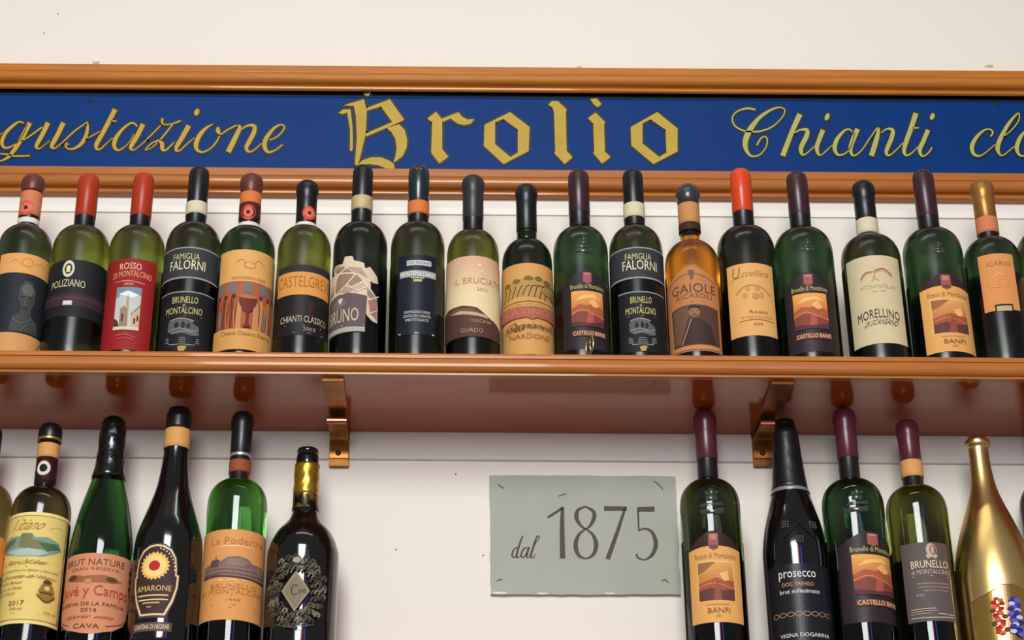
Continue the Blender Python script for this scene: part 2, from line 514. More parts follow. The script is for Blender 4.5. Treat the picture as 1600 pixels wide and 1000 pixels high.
SCR, CHIP = mat('stone_scratch', (96, 92, 80), .7), mat('white_plaster_chip', (226, 220, 208), .8)
for m, pts in ((SCR, [(778, 756, 1.5), (782, 760, 2.2), (788, 763, 1.5)]), (SCR, [(872, 775, 1), (880, 773, 2), (885, 771, 1)]), (SCR, [(1021, 751, 1), (1030, 758, 2.2), (1036, 765, 1)]),
               (SCR, [(1034, 908, 1), (1039, 906, 2.6), (1045, 911, 1)]), (SCR, [(776, 908, 1), (780, 906, 2.4), (785, 905, 1)]), (CHIP, [(769, 925.5, 2), (780, 926.5, 3.2), (792, 926, 2)]), (CHIP, [(840, 927, 1.6), (848, 927.5, 2.6), (856, 927, 1.6)]), (CHIP, [(946, 927, 1.6), (953, 927.5, 2.4), (960, 927, 1.6)])):
    bm = bmesh.new()
    px_faces(bm, ribbon2d(pts), YP - .0003)
    link('scratch' if m is SCR else 'chip', bm, m, plaque)
wall = bpy.data.objects['wall_back']
for x, y, sx in ((150, 98, .006), (1545, 103, .007), (905, 105, .004)):
    p = at(x, y, Y_WALL)
    bm = bmesh.new()
    bmesh.ops.create_icosphere(bm, subdivisions=2, radius=1)
    for v in bm.verts:
        v.co = Vector((v.co.x * sx, v.co.y * .004, v.co.z * .0028)) * random.uniform(.8, 1.2) + p
    link('plaster_flake', bm, CHIP, wall)
for x, y in ((91, 22), (69, 52), (712, 741), (619, 859), (755, 868)):
    p = at(x, y, Y_WALL)
    bm = bmesh.new()
    bmesh.ops.create_icosphere(bm, subdivisions=1, radius=.0013)
    bmesh.ops.translate(bm, vec=p, verts=bm.verts)
    link('nail_hole', bm, SCR, wall)

# ------------------------------------------------------------------ brackets
def bracket(xt, xw, label):
    """xt: pixel column of the strap centre under the shelf front, xw: at the wall foot"""
    X = (at(xt, 583, Y_FRONT).x + at(xw, 728, Y_WALL).x) / 2
    hw = .0140
    root = thing('shelf_bracket', (X, Y_WALL, Z_UNDER), label, 'bracket', 'brass brackets under the upper shelf')
    bm = bmesh.new()
    box(bm, X - hw, X + hw, Y_FRONT + .014, Y_WALL - .002, Z_UNDER - .005, Z_UNDER - .0004)
    link('top_plate', bevel(bm, .0008), BRASS, root)
    zf = at(xw, 729, Y_WALL - .006).z
    bm = bmesh.new()
    box(bm, X - hw * .96, X + hw * .96, Y_WALL - .0095, Y_WALL - .0052, zf, Z_UNDER - .004)
    link('wall_plate', bevel(bm, .0008), BRASS, root)
    # curved brace: from the wall plate foot up to its curled end below the top plate
    path = catmull([(Y_WALL - .010, zf + .010), (Y_WALL - .0135, zf + .022), (Y_WALL - .026, zf + .034), (Y_WALL - .048, Z_UNDER - .0135), (Y_WALL - .066, Z_UNDER - .0125), (Y_WALL - .080, Z_UNDER - .015)], 6)
    bm = bmesh.new()
    rings = []
    for i, (y, z) in enumerate(path):
        q0, q1 = path[max(0, i - 1)], path[min(len(path) - 1, i + 1)]
        t = Vector((0, q1[0] - q0[0], q1[1] - q0[1])).normalized()
        n = Vector((0, -t.z, t.y)) * .0018
        h = hw * (.94 - .10 * i / len(path))
        rings.append([bm.verts.new(Vector((X + sx * h, y, z)) + n * sn) for sx, sn in ((-1, -1), (1, -1), (1, 1), (-1, 1))])
    for a, b in zip(rings, rings[1:]):
        for j in range(4):
            bm.faces.new((a[j], a[(j + 1) % 4], b[(j + 1) % 4], b[j]))
    bm.faces.new(rings[0])
    bm.faces.new(rings[-1])
    bmesh.ops.recalc_face_normals(bm, faces=bm.faces[:])
    link('brace', bevel(bm, .0005, 1), BRASS, root)
    bm = bmesh.new()
    bmesh.ops.create_cone(bm, cap_ends=True, segments=16, radius1=.0048, radius2=.0048, depth=.026)
    bmesh.ops.rotate(bm, cent=(0, 0, 0), matrix=Matrix.Rotation(math.pi / 2, 3, 'Y'), verts=bm.verts)
    bmesh.ops.translate(bm, vec=(X, path[-1][0], path[-1][1] - .001), verts=bm.verts)
    o = link('curled_end', bm, COPPER, root)
    o['label'] = 'pinkish copper curled end of the brace'
    bm = bmesh.new()
    bmesh.ops.create_uvsphere(bm, u_segments=12, v_segments=8, radius=.0038)
    bmesh.ops.scale(bm, vec=(1, .6, 1), verts=bm.verts)
    bmesh.ops.translate(bm, vec=(X - .001, Y_WALL - .0135, zf + .017), verts=bm.verts)
    link('screw', bm, SCREW_SHADOW, root, True)


bracket(518, 531, 'tarnished brass shelf bracket on the wall above the gold necked dark bottle')
bracket(1221, 1195, 'tarnished brass shelf bracket on the wall beside the black foil sparkling bottle')

# small metal ring hook on the shelf edge
p = at(921, 546, Y_FRONT + .010)
ring = thing('metal_ring', p, 'small pale metal double ring standing on the upper shelf edge', 'ring')
for dx, tilt, r in ((-.0015, .9, .0095), (.003, 1.9, .0105)):
    bm = bmesh.new()
    n, k = 20, 6
    g = []
    for i in range(n):
        a = 2 * math.pi * i / n
        g.append([])
        for j in range(k):
            b = 2 * math.pi * j / k
            q = Vector(((r * .55 + .0013 * math.cos(b)) * math.cos(a), .0013 * math.sin(b), (r + .0013 * math.cos(b)) * math.sin(a)))
            g[-1].append(bm.verts.new(Matrix.Rotation(tilt, 3, 'Z') @ q + Vector((p.x + dx, p.y, Z_SHELF + r + .0012 + (.006 if r > .01 else 0)))))
    for i in range(n):
        for j in range(k):
            bm.faces.new((g[i][j], g[(i + 1) % n][j], g[(i + 1) % n][(j + 1) % k], g[i][(j + 1) % k]))
    link('ring', bm, STEEL, ring, True)

# ------------------------------------------------------------------ bottles
UP, LOW = 'bottles on the upper shelf', 'bottles on the lower shelf'


def grad(x0, x1, y0, y1, c0, c1, n=6):
    """printed tint running from c0 (top) to c1 (bottom) in n bands"""
    return [('r', x0, x1, y0 + (y1 - y0) * i / n, y0 + (y1 - y0) * (i + 1) / n, tuple(round(a + (b - a) * i / (n - 1)) for a, b in zip(c0, c1))) for i in range(n)]


class Bottle:
    def __init__(s, row, xm, ym, W, xn, ytop, yneck, ysh, gl, label, wn=31, shape=None, dome_top=None, name='wine_bottle', rough=.06, Y=None, back=True, lip=False, RMAX=None):
        s.Y = Y or (Y_AXIS if row == UP else Y_LOW)
        s.z0 = Z_SHELF if row == UP else Z_LOW
        s.X = at(xm, ym, s.Y).x
        hw = lambda y, wpx: (at(xm + wpx / 2, y, s.Y).x - at(xm - wpx / 2, y, s.Y).x) / 2
        s.R = hw(ym, W)
        if RMAX:
            s.R = min(s.R, RMAX)
        s.rn = hw(ytop + 60, wn)
        s.xn = s.col(ytop + 40)
        s.H = at(s.xn, ytop, s.Y).z - s.z0
        Z = lambda y: at(s.xn, y, s.Y).z - s.z0
        prof = [(s.R * .80, .0005), (s.R * .95, .002), (s.R * .99, .006), (s.R, .011)]
        if shape:
            pts = [(hw(y, ww), Z(y)) for y, ww in shape][::-1]
            for r, z in catmull(pts, 4):
                if z > .02:
                    prof.append((min(r, s.R), z))
            s.zn = Z(yneck)
            s.zs = prof[4][1]
        else:
            s.zs, zd = Z(ysh if dome_top else yneck + (50 if row == UP else 54)), Z(yneck + (4 if row == UP else 3))
            s.zn = Z(yneck)
            for i in range(7):
                prof.append((s.R, .03 + (s.zs - .03) * i / 6))
            tn = 0
            rend = s.rn * .99
            tend = (1 - (rend / s.R) ** 2) ** (1 / 3.)
            for i in range(1, 17):
                t = tend * (1 - (1 - i / 16) ** 1.6)
                prof.append((s.R * (1 - t ** 3.) ** .5, s.zs + (zd - s.zs) * t / tend))
            prof += [(rend * .985, zd + .003)]
        s.prof = prof
        zt = prof[-1][1]
        s.root = thing(name, (s.X, s.Y, s.z0), label, 'bottle', row)
        full = list(prof)
        if not shape:
            full += [(s.rn * .94, s.H - .035), (s.rn * .94, s.H - .006)]
        if lip:
            rt = full[-1][0]
            full += [(rt * .85, s.H), (rt * .62, s.H), (rt * .62, s.H - .012)]
        else:
            full += [(full[-1][0] * .6, s.H - .003 if not shape else s.H)]
        full = [(0, .0005)] + full + [(0, full[-1][1])]
        bm = bmesh.new()
        lathe(bm, [(r, z + s.z0) for r, z in full], s.X, s.Y, 56)
        bmesh.ops.recalc_face_normals(bm, faces=bm.faces[:])
        s.body = link('glass_body' if gl.name.startswith('glass') else 'bottle_body', bm, gl, s.root, True)
        s.body.data.set_sharp_from_angle(angle=math.radians(50)) if hasattr(s.body.data, 'set_sharp_from_angle') else None
        s.nb = 0

    # axis pixel column at row y
    def col(s, y):
        # project axis point: solve by bisection on x of plane hit
        a, b = -400., 2000.
        for _ in range(40):
            m = (a + b) / 2
            if at(m, y, s.Y).x < s.X:
                a = m
            else:
                b = m
        return (a + b) / 2

    def zf(s, y, r):
        """height above the base of pixel row y on the front line of radius r"""
        return at(s.col(y), y, s.Y - r).z - s.z0

    def rad(s, z):
        p = s.prof
        if z <= p[3][1]:
            return s.R
        for (r0, z0), (r1, z1) in zip(p[3:], p[4:]):
            if z0 <= z <= z1 and z1 > z0:
                return r0 + (r1 - r0) * (z - z0) / (z1 - z0)
        return s.rn

    def ang(s, px, y):
        """azimuth (0 = towards viewer) where pixel column px meets the body at row y"""
        d = ray(px, y)
        ox, oy = -s.X, -s.Y
        a = d.x ** 2 + d.y ** 2
        b = 2 * (ox * d.x + oy * d.y)
        c = ox * ox + oy * oy - s.R ** 2
        D = b * b - 4 * a * c
        if D <= 0:
            return math.copysign(math.radians(85), px - s.col(y))
        t = (-b - D ** .5) / (2 * a)
        return math.atan2(d.x * t - s.X, -(d.y * t - s.Y))

    def pt(s, a, z, off):
        r = s.rad(z) + off
        return Vector((s.X + r * math.sin(a), s.Y - r * math.cos(a), z + s.z0))

    # rings around the neck ------------------------------------------------
    def capsule(s, m, y1, style='dome', name='capsule', dr=.0006, wob=None):
        zb = s.zf(y1, s.rn)
        r = s.rn + dr
        H = s.H
        if style == 'dome':
            pr = [(r * .97, zb), (r, zb + .0005), (r * 1.00, H - .030), (r * 1.02, H - .024), (r * 1.09, H - .021), (r * 1.11, H - .016), (r * 1.09, H - .009), (r * .98, H - .004), (r * .78, H - .0008), (r * .5, H + .0003), (0, H + .0005)]
        elif style == 'smooth':
            pr = [(r * .97, zb), (r, zb + .0005), (r, H - .016), (r * .98, H - .009), (r * .88, H - .004), (r * .68, H - .001), (0, H + .0005)]
        elif style == 'ball':
            pr = [(r * .9, zb), (r * 1.02, zb + .001), (r * 1.18, zb + (H - zb) * .35), (r * 1.2, zb + (H - zb) * .55), (r * 1.02, zb + (H - zb) * .82), (r * .6, H), (0, H + .001)]
        bm = bmesh.new()
        lathe(bm, [(a, b + s.z0) for a, b in pr], s.X, s.Y, 40, wob)
        bmesh.ops.recalc_face_normals(bm, faces=bm.faces[:])
        return link(name, bm, m, s.root, True)

    def band(s, y0, y1, m, dr=.0011, name='neck_band', r=None):
        r = (r or s.rn) + dr
        z1, z0 = s.zf(y0, r), s.zf(y1, r)
        bm = bmesh.new()
        rr = lambda z: max(r, s.rad(z) + dr) if s.shape_follow else r
        pr = [(rr(z0) - .0008, z0), (rr(z0), z0 + .0003)] + [(rr(z0 + (z1 - z0) * k / 4), z0 + (z1 - z0) * k / 4) for k in (1, 2, 3)] + [(rr(z1), z1 - .0003), (rr(z1) - .0008, z1)]
        lathe(bm, [(a, b + s.z0) for a, b in pr], s.X, s.Y, 40)
        bmesh.ops.recalc_face_normals(bm, faces=bm.faces[:])
        return link(name, bm, m, s.root, True)
    shape_follow = False

    def seal(s, px, py, rpx, cols):
        """round paper seal wrapped on the neck"""
        sc = s.R and (at(s.xn + 10, py, s.Y).x - at(s.xn, py, s.Y).x) / 10
        r = s.rn + .0016
        a0 = math.asin(max(-.9, min(.9, (px - s.col(py)) * sc / r)))
        zc = s.zf(py, r)
        bm = bmesh.new()
        mats = []
        for i, (k, c) in enumerate(cols):
            mats.append(paper(c))
            vs = []
            for j in range(20):
                t = 2 * math.pi * j / 20
                a = a0 + rpx * sc * k * math.cos(t) / r
                z = zc + rpx * sc * k * math.sin(t) * 1.1
                q = r + .0003 * i
                vs.append(bm.verts.new((s.X + q * math.sin(a), s.Y - q * math.cos(a), s.z0 + z)))
            c0 = bm.verts.new((s.X + (r + .0003 * i) * math.sin(a0), s.Y - (r + .0003 * i) * math.cos(a0), s.z0 + zc))
            for j in range(20):
                f = bm.faces.new((c0, vs[j], vs[(j + 1) % 20]))
                f.material_index = i
        return link('seal', bm, mats, s.root)

    # labels ---------------------------------------------------------------
    def label(s, xl, xr, yt, yb, rgb, ops=(), outline=None, name='label', back=True, off=.0004, rough=.6, m=None, note=None):
        ym = (yt + yb) / 2 + 4
        a0, a1 = s.ang(xl, ym), s.ang(xr, ym)
        ac = max(-.9, min(.9, (a0 + a1) / 2))
        # front-most row -> height, corrected for the label centre lying off the axis
        r = s.R * math.cos(ac * .6)
        zt, zb = s.zf(yt, r), max(s.zf(yb, r), .004)
        wmm = (a1 - a0) * s.R
        hmm = zt - zb
        m = m or paper(rgb, rough)
        outline = outline or [(0, 0), (1, 0), (1, 1), (0, 1)]

        def emit(bm, poly, o, mi):
            b2 = bmesh.new()
            tri = geometry.tessellate_polygon([[Vector((x * wmm, y * hmm, 0)) for x, y in poly]])
            vs = [b2.verts.new((x * wmm, y * hmm, 0)) for x, y in poly]
            for t in tri:
                try:
                    b2.faces.new([vs[i] for i in t])
                except ValueError:
                    pass
            x0, x1 = min(v.co.x for v in vs), max(v.co.x for v in vs)
            n = int((x1 - x0) / .0035)
            for i in range(1, n + 1):
                bmesh.ops.bisect_plane(b2, geom=b2.verts[:] + b2.edges[:] + b2.faces[:], dist=1e-7, plane_co=(x0 + (x1 - x0) * i / (n + 1), 0, 0), plane_no=(1, 0, 0))
            if zt > s.zs + .004:
                y0, y1 = min(v.co.y for v in b2.verts), max(v.co.y for v in b2.verts)
                n = int((y1 - y0) / .005)
                for i in range(1, n + 1):
                    bmesh.ops.bisect_plane(b2, geom=b2.verts[:] + b2.edges[:] + b2.faces[:], dist=1e-7, plane_co=(0, y0 + (y1 - y0) * i / (n + 1), 0), plane_no=(0, 1, 0))
            mp = {v: bm.verts.new(s.pt(a0 + v.co.x / s.R, zt - v.co.y, o)) for v in b2.verts}
            for f in b2.faces:
                try:
                    g = bm.faces.new([mp[v] for v in f.verts])
                    g.material_index = mi
                except ValueError:
                    pass
            b2.free()
        bm = bmesh.new()
        emit(bm, outline, off, 0)
        bmesh.ops.recalc_face_normals(bm, faces=bm.faces[:])
        lo = link(name, bm, m, s.root)
        if note:
            lo['label'] = note
        for part, pick in (('label_print', lambda q: True),):
            if not any(pick(q) for q in ops):
                continue
            bm = bmesh.new()
            mats = []

            def mi(c, mats=mats):
                mm = paper(c)
                if mm not in mats:
                    mats.append(mm)
                return mats.index(mm)
            for i, op in enumerate(ops):
                if not pick(op):
                    continue
                o = off + .00025 + .00006 * i
                k = op[0]
                if k == 't':
                    _, st, x0, x1, y0, y1, c = op[:7]
                    sh = op[7] if len(op) > 7 else 0
                    arc = op[8] if len(op) > 8 else 0
                    V, F = text_mesh(st)
                    q = mi(c)
                    vs = []
                    for u, v in V:
                        xx = x0 + (x1 - x0) * (u + sh * (1 - v)) / (1 + abs(sh))
                        yy = y0 + (y1 - y0) * v - arc * (1 - (2 * u - 1) ** 2)
                        vs.append(bm.verts.new(s.pt(a0 + xx * wmm / s.R, zt - yy * hmm, o + .0002)))
                    for f in F:
                        try:
                            bm.faces.new([vs[j] for j in f]).material_index = q
                        except ValueError:
                            pass
                elif k == 'p':
                    emit(bm, op[1], o, mi(op[2]))
                elif k == 'r':
                    _, x0, x1, y0, y1, c = op
                    emit(bm, [(x0, y0), (x1, y0), (x1, y1), (x0, y1)], o, mi(c))
                elif k == 'e':
                    _, cx, cy, rx, ry, c = op
                    emit(bm, [(cx + rx * math.cos(t * math.pi / 9), cy + ry * math.sin(t * math.pi / 9)) for t in range(18)], o, mi(c))
                elif k == 'l':
                    _, pts, wd, c = op
                    # stroke of wd millimetres
                    st = [(x * wmm * 1000, y * hmm * 1000, wd) for x, y in pts]
                    q = mi(c)
                    cc = catmull(st, 4) if len(st) > 2 else [st[0], tuple((st[0][j] + st[1][j]) / 2 for j in range(3)), st[1]]
                    for a, b in zip(cc, cc[1:]):
                        dx, dy = b[0] - a[0], b[1] - a[1]
                        l = math.hypot(dx, dy) or 1
                        nx, ny = -dy / l * wd / 2, dx / l * wd / 2
                        f = bm.faces.new([bm.verts.new(s.pt(a0 + x / 1000 / s.R, zt - y / 1000, o)) for x, y in ((a[0] + nx, a[1] + ny), (b[0] + nx, b[1] + ny), (b[0] - nx, b[1] - ny), (a[0] - nx, a[1] - ny))])
                        f.material_index = q
            link(part, bm, mats, lo)
        if back and s.nb == 0:
            s.nb = 1
            bm = bmesh.new()
            n = 30
            z_t, z_b = zt - .004, .006
            g = []
            for i in range(n + 1):
                a = math.pi - math.radians(102) + math.radians(204) * i / n
                g.append([bm.verts.new(s.pt(a, z_b + (z_t - z_b) * k / 6, .0004)) for k in range(7)])
            for p, q in zip(g, g[1:]):
                [bm.faces.new((p[k], q[k], q[k + 1], p[k + 1])) for k in range(6)]
            link('back_label_light_block', bm, BACKP, s.root)  # rear label, widened and darkened to block light coming through the glass
        return lo


BACKP = mat('dark_light_block_paper', (26, 24, 20), .8, spec=.1)
OLIVE = glass('olive', (104, 112, 40), .24, spec=.14)
OLIVED = glass('dark_olive', (60, 66, 34), .24, spec=.14)
GREEN = glass('green', (48, 78, 44), .22, spec=.14)
GREENB = glass('bright_green', (76, 140, 56), .03)
BLACKG = glass('black_olive', (36, 40, 30), .2, spec=.14)
BROWNG = glass('brown_olive', (96, 80, 44), .12)
OLIVEC = glass('clear_olive', (96, 104, 40), .04)
OLIVEDC = glass('clear_dark_olive', (62, 72, 36), .04)
GREENC = glass('clear_dark_green', (44, 76, 46), .04)
AMBER = glass('amber', (226, 140, 36), .18, spec=.14)
BLACKB = mat('black_bottle_glass', (10, 10, 11), .12, coat=.4, coat_rough=.02)
GOLDB = mat('gold_plated_glass', (250, 218, 150), .3, metal=1., rgb2=(226, 188, 112), scale=10)
CAP_BLACK = mat('black_capsule', (14, 15, 17), .35, var=.3)
CAP_TEAL = mat('dark_teal_capsule', (18, 36, 42), .3, coat=.4)
CAP_RED = mat('red_capsule', (172, 54, 24), .34, spec=.3)
CAP_ORANGE = mat('orange_red_capsule', (214, 68, 26), .34, coat=.2, spec=.3)
CAP_MAROON = mat('maroon_capsule', (58, 28, 34), .32)
CAP_WINE = mat('wine_red_capsule', (84, 30, 42), .3)
CAP_BROWN = mat('brown_red_capsule', (98, 44, 34), .4, var=.25)
CAP_GOLD = mat('dull_gold_capsule', (176, 126, 52), .36, metal=.5, rgb2=(130, 88, 36), scale=60)
WAX = mat('grey_black_wax', (46, 50, 54), .35, coat=.5, var=.4, scale=80)
FOIL = mat('crinkled_black_foil', (14, 14, 16), .22, bump=.9, scale=60, coat=.5, detail=3)
GFOIL = mat('gold_foil', (226, 186, 70), .28, metal=.9, rgb2=(170, 130, 40), scale=9, stretch=(40, 40, 1))
SILV = mat('silver_foil_ring', (196, 196, 196), .3, metal=.7)
CREAM, TANC, SALMON, ORANGEB = paper((214, 204, 168)), paper((216, 156, 90)), paper((206, 124, 84)), paper((214, 118, 58))
WHITEP = paper((226, 216, 200))
GALLO = [(1, (214, 78, 64)), (.66, (222, 112, 92)), (.26, (40, 46, 22))]

RM = {}
# ---- upper row, from the left --------------------------------------------
T_, D_ = (216, 158, 92), (34, 38, 42)
b = Bottle(UP, 34, 430, 86, 48, 277, 353, 424, OLIVED, 'wine bottle at the left end of upper shelf, tan and charcoal portrait label')
b.capsule(CAP_BLACK, 350, 'dome', 'capsule')
b.band(296, 333, SALMON, .0013)
b.capsule(CAP_BROWN, 297, 'dome', 'capsule_top', .0010)
b.seal(45, 324, 12, GALLO)
b.band(338, 346, WHITEP, .0013, 'paper_strip')
b.label(-8, 76, 396, 552, D_, [
    ('p', [(0, 0), (1, 0), (1, .2), (0, .2)], (222, 160, 92)), ('l', [(0, .2), (1, .2)], .8, (150, 96, 50)),
    ('e', (.5), .09, .10, .05, (196, 130, 70)), ('e', .5, .09, .08, .035, (222, 160, 92)), ('l', [(.62, .1), (.75, .07), (.85, .12)], .5, (170, 110, 60)), ('l', [(.2, .1), (.3, .07), (.4, .12)], .5, (170, 110, 60)),
    ('p', [(.32, .78), (.36, .64), (.46, .60), (.48, .54), (.42, .46), (.42, .34), (.50, .27), (.62, .28), (.70, .36), (.70, .48), (.64, .56), (.66, .62), (.78, .66), (.84, .78)], (62, 66, 62)),
    ('p', [(.45, .36), (.52, .30), (.62, .31), (.67, .38), (.62, .42), (.5, .42)], (92, 96, 86)), ('l', [(.44, .44), (.52, .43)], 1.2, (30, 32, 34)), ('l', [(.58, .43), (.66, .44)], 1.2, (30, 32, 34)),
    ('l', [(.55, .44), (.53, .50), (.57, .51)], 1.0, (100, 102, 92)), ('l', [(.50, .55), (.60, .55)], 1.0, (34, 36, 36)), ('l', [(.36, .66), (.5, .70), (.66, .64)], .9, (110, 108, 80)), ('l', [(.5, .78), (.62, .7), (.8, .68)], .9, (96, 96, 74)),
    ('r', 0, 1, .80, 1, (204, 148, 88)), ('l', [(.1, .86), (.8, .86)], .8, (130, 84, 44)), ('l', [(.1, .9), (.85, .9)], .8, (130, 84, 44)), ('l', [(.1, .94), (.9, .94)], .8, (130, 84, 44)), ('l', [(.75, .98), (.95, .82)], 1.2, (110, 70, 36))])

b = Bottle(UP, 123, 430, 90, 138, 275, 354, 425, OLIVE, 'olive green wine bottle with red capsule and black label bearing a round white medallion')
b.capsule(CAP_BLACK, 350, 'smooth', 'capsule')
b.capsule(CAP_RED, 334, 'smooth', 'capsule_sleeve', .0010)
b.label(74, 172, 406, 494, (30, 30, 33), [
    ('e', .40, .16, .078, .15, (206, 202, 186)), ('e', .40, .16, .05, .095, (44, 44, 30)), ('e', .40, .15, .028, .05, (224, 214, 150)), ('p', [(.37, .22), (.43, .22), (.415, .17), (.385, .17)], (224, 214, 150)),
    ('t', 'POLIZIANO', .18, .63, .37, .50, (206, 190, 150), 0, .02), ('r', 0, 1, .60, .82, (60, 40, 46)), ('r', 0, 1, .66, .69, (78, 54, 60))])
b.label(98, 112, 470, 477, (190, 190, 180), [('r', .1, .9, .2, .8, (210, 210, 204))], name='small_label', back=False, off=.0012)

b = Bottle(UP, 211, 430, 88, 223, 274, 354, 424, OLIVE, 'wine bottle with red capsule and tall red label showing a stone tower')
b.capsule(CAP_BLACK, 350, 'smooth', 'capsule')
b.capsule(CAP_RED, 334, 'smooth', 'capsule_sleeve', .0010)
TW = (176, 150, 118)
b.label(164, 239, 404, 546, (146, 32, 30), [
    ('t', 'ROSSO', .32, .70, .055, .13, (232, 190, 160), 0, .01), ('t', 'DI MONTALCINO', .20, .90, .155, .22, (226, 160, 130), 0, .02), ('l', [(.25, .255), (.5, .25), (.78, .27)], .8, (230, 170, 140)), ('t', '2004', .42, .58, .27, .30, (230, 170, 140)),
    ('r', .30, .74, .32, .78, (186, 190, 186)), ('p', [(.30, .32), (.74, .32), (.74, .40), (.6, .42), (.45, .38), (.30, .45)], (120, 138, 152)), ('p', [(.34, .40), (.5, .36), (.7, .40), (.6, .44)], (226, 226, 218)),
    ('p', [(.49, .76), (.49, .45), (.515, .40), (.54, .45), (.545, .76)], TW), ('p', [(.40, .78), (.40, .56), (.46, .53), (.52, .56), (.54, .78)], (150, 124, 96)), ('r', .43, .46, .62, .70, (60, 46, 40)), ('p', [(.30, .78), (.30, .66), (.37, .69), (.42, .78)], (70, 52, 40)),
    ('p', [(.60, .78), (.60, .62), (.74, .52), (.74, .78)], (196, 168, 128)), ('l', [(.59, .625), (.745, .51)], 1.0, (50, 40, 38)), ('r', .64, .67, .66, .72, (70, 54, 44)), ('r', .69, .72, .63, .69, (70, 54, 44)),
    ('r', .30, .74, .755, .79, (206, 196, 176)), ('l', [(.36, .86), (.5, .84), (.7, .87)], 1.4, (196, 84, 76)), ('l', [(.4, .89), (.55, .88), (.68, .90)], 1.2, (196, 84, 76))])


def two_label(b, x0, x1, xa, xb, t1, t2, dx):
    LT, OL, GR = (222, 214, 170), (198, 190, 120), (150, 152, 146)
    b.label(x0, x1, 386, 435, (54, 56, 58), [('r', 0, 1, 0, .04, (150, 150, 146)), ('r', 0, 1, .95, 1, (150, 150, 146)), ('t', t1[0], .30 + dx, .64 + dx, .20, .40, (196, 186, 130)), ('t', t1[1], .26 + dx, .72 + dx, .42, .72, LT)], name='upper_label', off=.0004)
    b.label(xa, xb, 455, 549, (26, 27, 30), [('r', 0, 1, 0, .02, (140, 142, 140)), ('t', t2[0], .26 + dx, .66 + dx, .09, .20, OL), ('t', 'di', .43 + dx, .47 + dx, .215, .26, OL), ('t', t2[1], .16 + dx, .74 + dx, .27, .38, OL), ('l', [(.2 + dx, .41), (.74 + dx, .41)], .5, (170, 160, 110)),
        ('p', [(.22 + dx, .52), (.32 + dx, .46), (.42 + dx, .45), (.62 + dx, .48), (.6 + dx, .53), (.7 + dx, .58), (.72 + dx, .72), (.6 + dx, .74), (.45 + dx, .70), (.3 + dx, .72), (.22 + dx, .66)], (88, 88, 84)), ('l', [(.24 + dx, .49), (.42 + dx, .455), (.62 + dx, .49)], 1.2, GR),
        ('e', .36 + dx, .57, .035, .05, (30, 30, 30)), ('e', .46 + dx, .57, .03, .06, (30, 30, 30)), ('e', .54 + dx, .58, .03, .045, (34, 34, 34)), ('l', [(.24 + dx, .66), (.4 + dx, .62), (.6 + dx, .66), (.7 + dx, .62)], 1.0, GR), ('l', [(.3 + dx, .7), (.5 + dx, .67), (.68 + dx, .71)], .8, GR),
        ('l', [(.2 + dx, .78), (.72 + dx, .78)], .9, GR), ('l', [(.2 + dx, .815), (.72 + dx, .815)], .9, GR), ('l', [(.2 + dx, .85), (.72 + dx, .85)], .9, GR), ('l', [(.26 + dx, .885), (.66 + dx, .885)], .9, GR), ('p', [(.4 + dx, .93), (.46 + dx, .91), (.54 + dx, .92), (.5 + dx, 1), (.42 + dx, 1)], (170, 150, 80))], name='lower_label', off=.0004)


FAL = (['FAMIGLIA', 'FALORNI'], ['BRUNELLO', 'MONTALCINO'])
b = Bottle(UP, 299, 430, 87, 311, 264, 349, 420, OLIVED, 'black capped bottle with two dark labels, between the red label and the goblet label')
b.capsule(CAP_BLACK, 345, 'smooth')
b.band(312, 331, CREAM, .0012)
two_label(b, 256, 341, 250, 331, *FAL, .03)

b = Bottle(UP, 384, 430, 88, 394, 276, 355, 425, GREEN, 'wine bottle with terracotta goblet and figures label between two tan bands')
b.capsule(CAP_BLACK, 352, 'smooth')
b.band(297, 338, ORANGEB, .0012)
b.band(314, 338, paper((84, 34, 28)), .0014, 'dark_band')
b.capsule(CAP_BROWN, 298, 'dome', 'capsule_top', .0010)
b.seal(390, 331, 12, GALLO)
b.band(345, 352, WHITEP, .0013, 'paper_strip')
SK, RB, GB, DK = (196, 130, 84), (136, 66, 44), (108, 112, 112), (92, 40, 28)
ops = [('r', 0, 1, .32, .80, (166, 92, 58)), ('l', [(.0, .32), (1, .32)], .8, (150, 96, 50)), ('e', .5, .16, .09, .035, (190, 128, 70)), ('e', .5, .16, .07, .025, (222, 164, 96))]
ops += [('l', [(.30, .13), (.38, .10), (.44, .14)], .7, (170, 110, 60)), ('l', [(.56, .14), (.63, .10), (.72, .14)], .7, (170, 110, 60))]
ops += [('t', 'DENOMINAZIONE DI ORIGINE', .25, .75, .275, .30, (170, 110, 60))]
ops += [('p', [(x - .055, .335), (x + .055, .335), (x + .055, .42), (x, .445), (x - .055, .42)], GB) for x in (.10, .28, .5, .72, .9)]
for x in (.06, .18, .30, .68, .80, .92):
    ops += [('p', [(x - .05, .56), (x - .03, .47), (x + .03, .46), (x + .055, .56), (x + .03, .80), (x - .04, .80)], RB if int(x * 100) % 4 else SK), ('l', [(x - .03, .5), (x - .01, .62), (x - .025, .78)], 1.3, DK), ('l', [(x + .035, .5), (x + .015, .65), (x + .03, .79)], 1.1, SK), ('e', x, .475, .028, .022, DK)]
ops += [('p', [(.36, .56), (.42, .5), (.42, .8), (.35, .8)], SK), ('p', [(.58, .5), (.64, .56), (.66, .8), (.57, .8)], SK), ('r', .10, .14, .62, .8, GB), ('r', .72, .76, .62, .8, GB)]
ops += [('p', [(.38, .48), (.62, .48), (.61, .56), (.55, .62), (.52, .635), (.52, .74), (.56, .78), (.44, .78), (.48, .74), (.48, .635), (.45, .62), (.39, .56)], (110, 44, 36)), ('e', .5, .48, .12, .018, (176, 108, 78))]
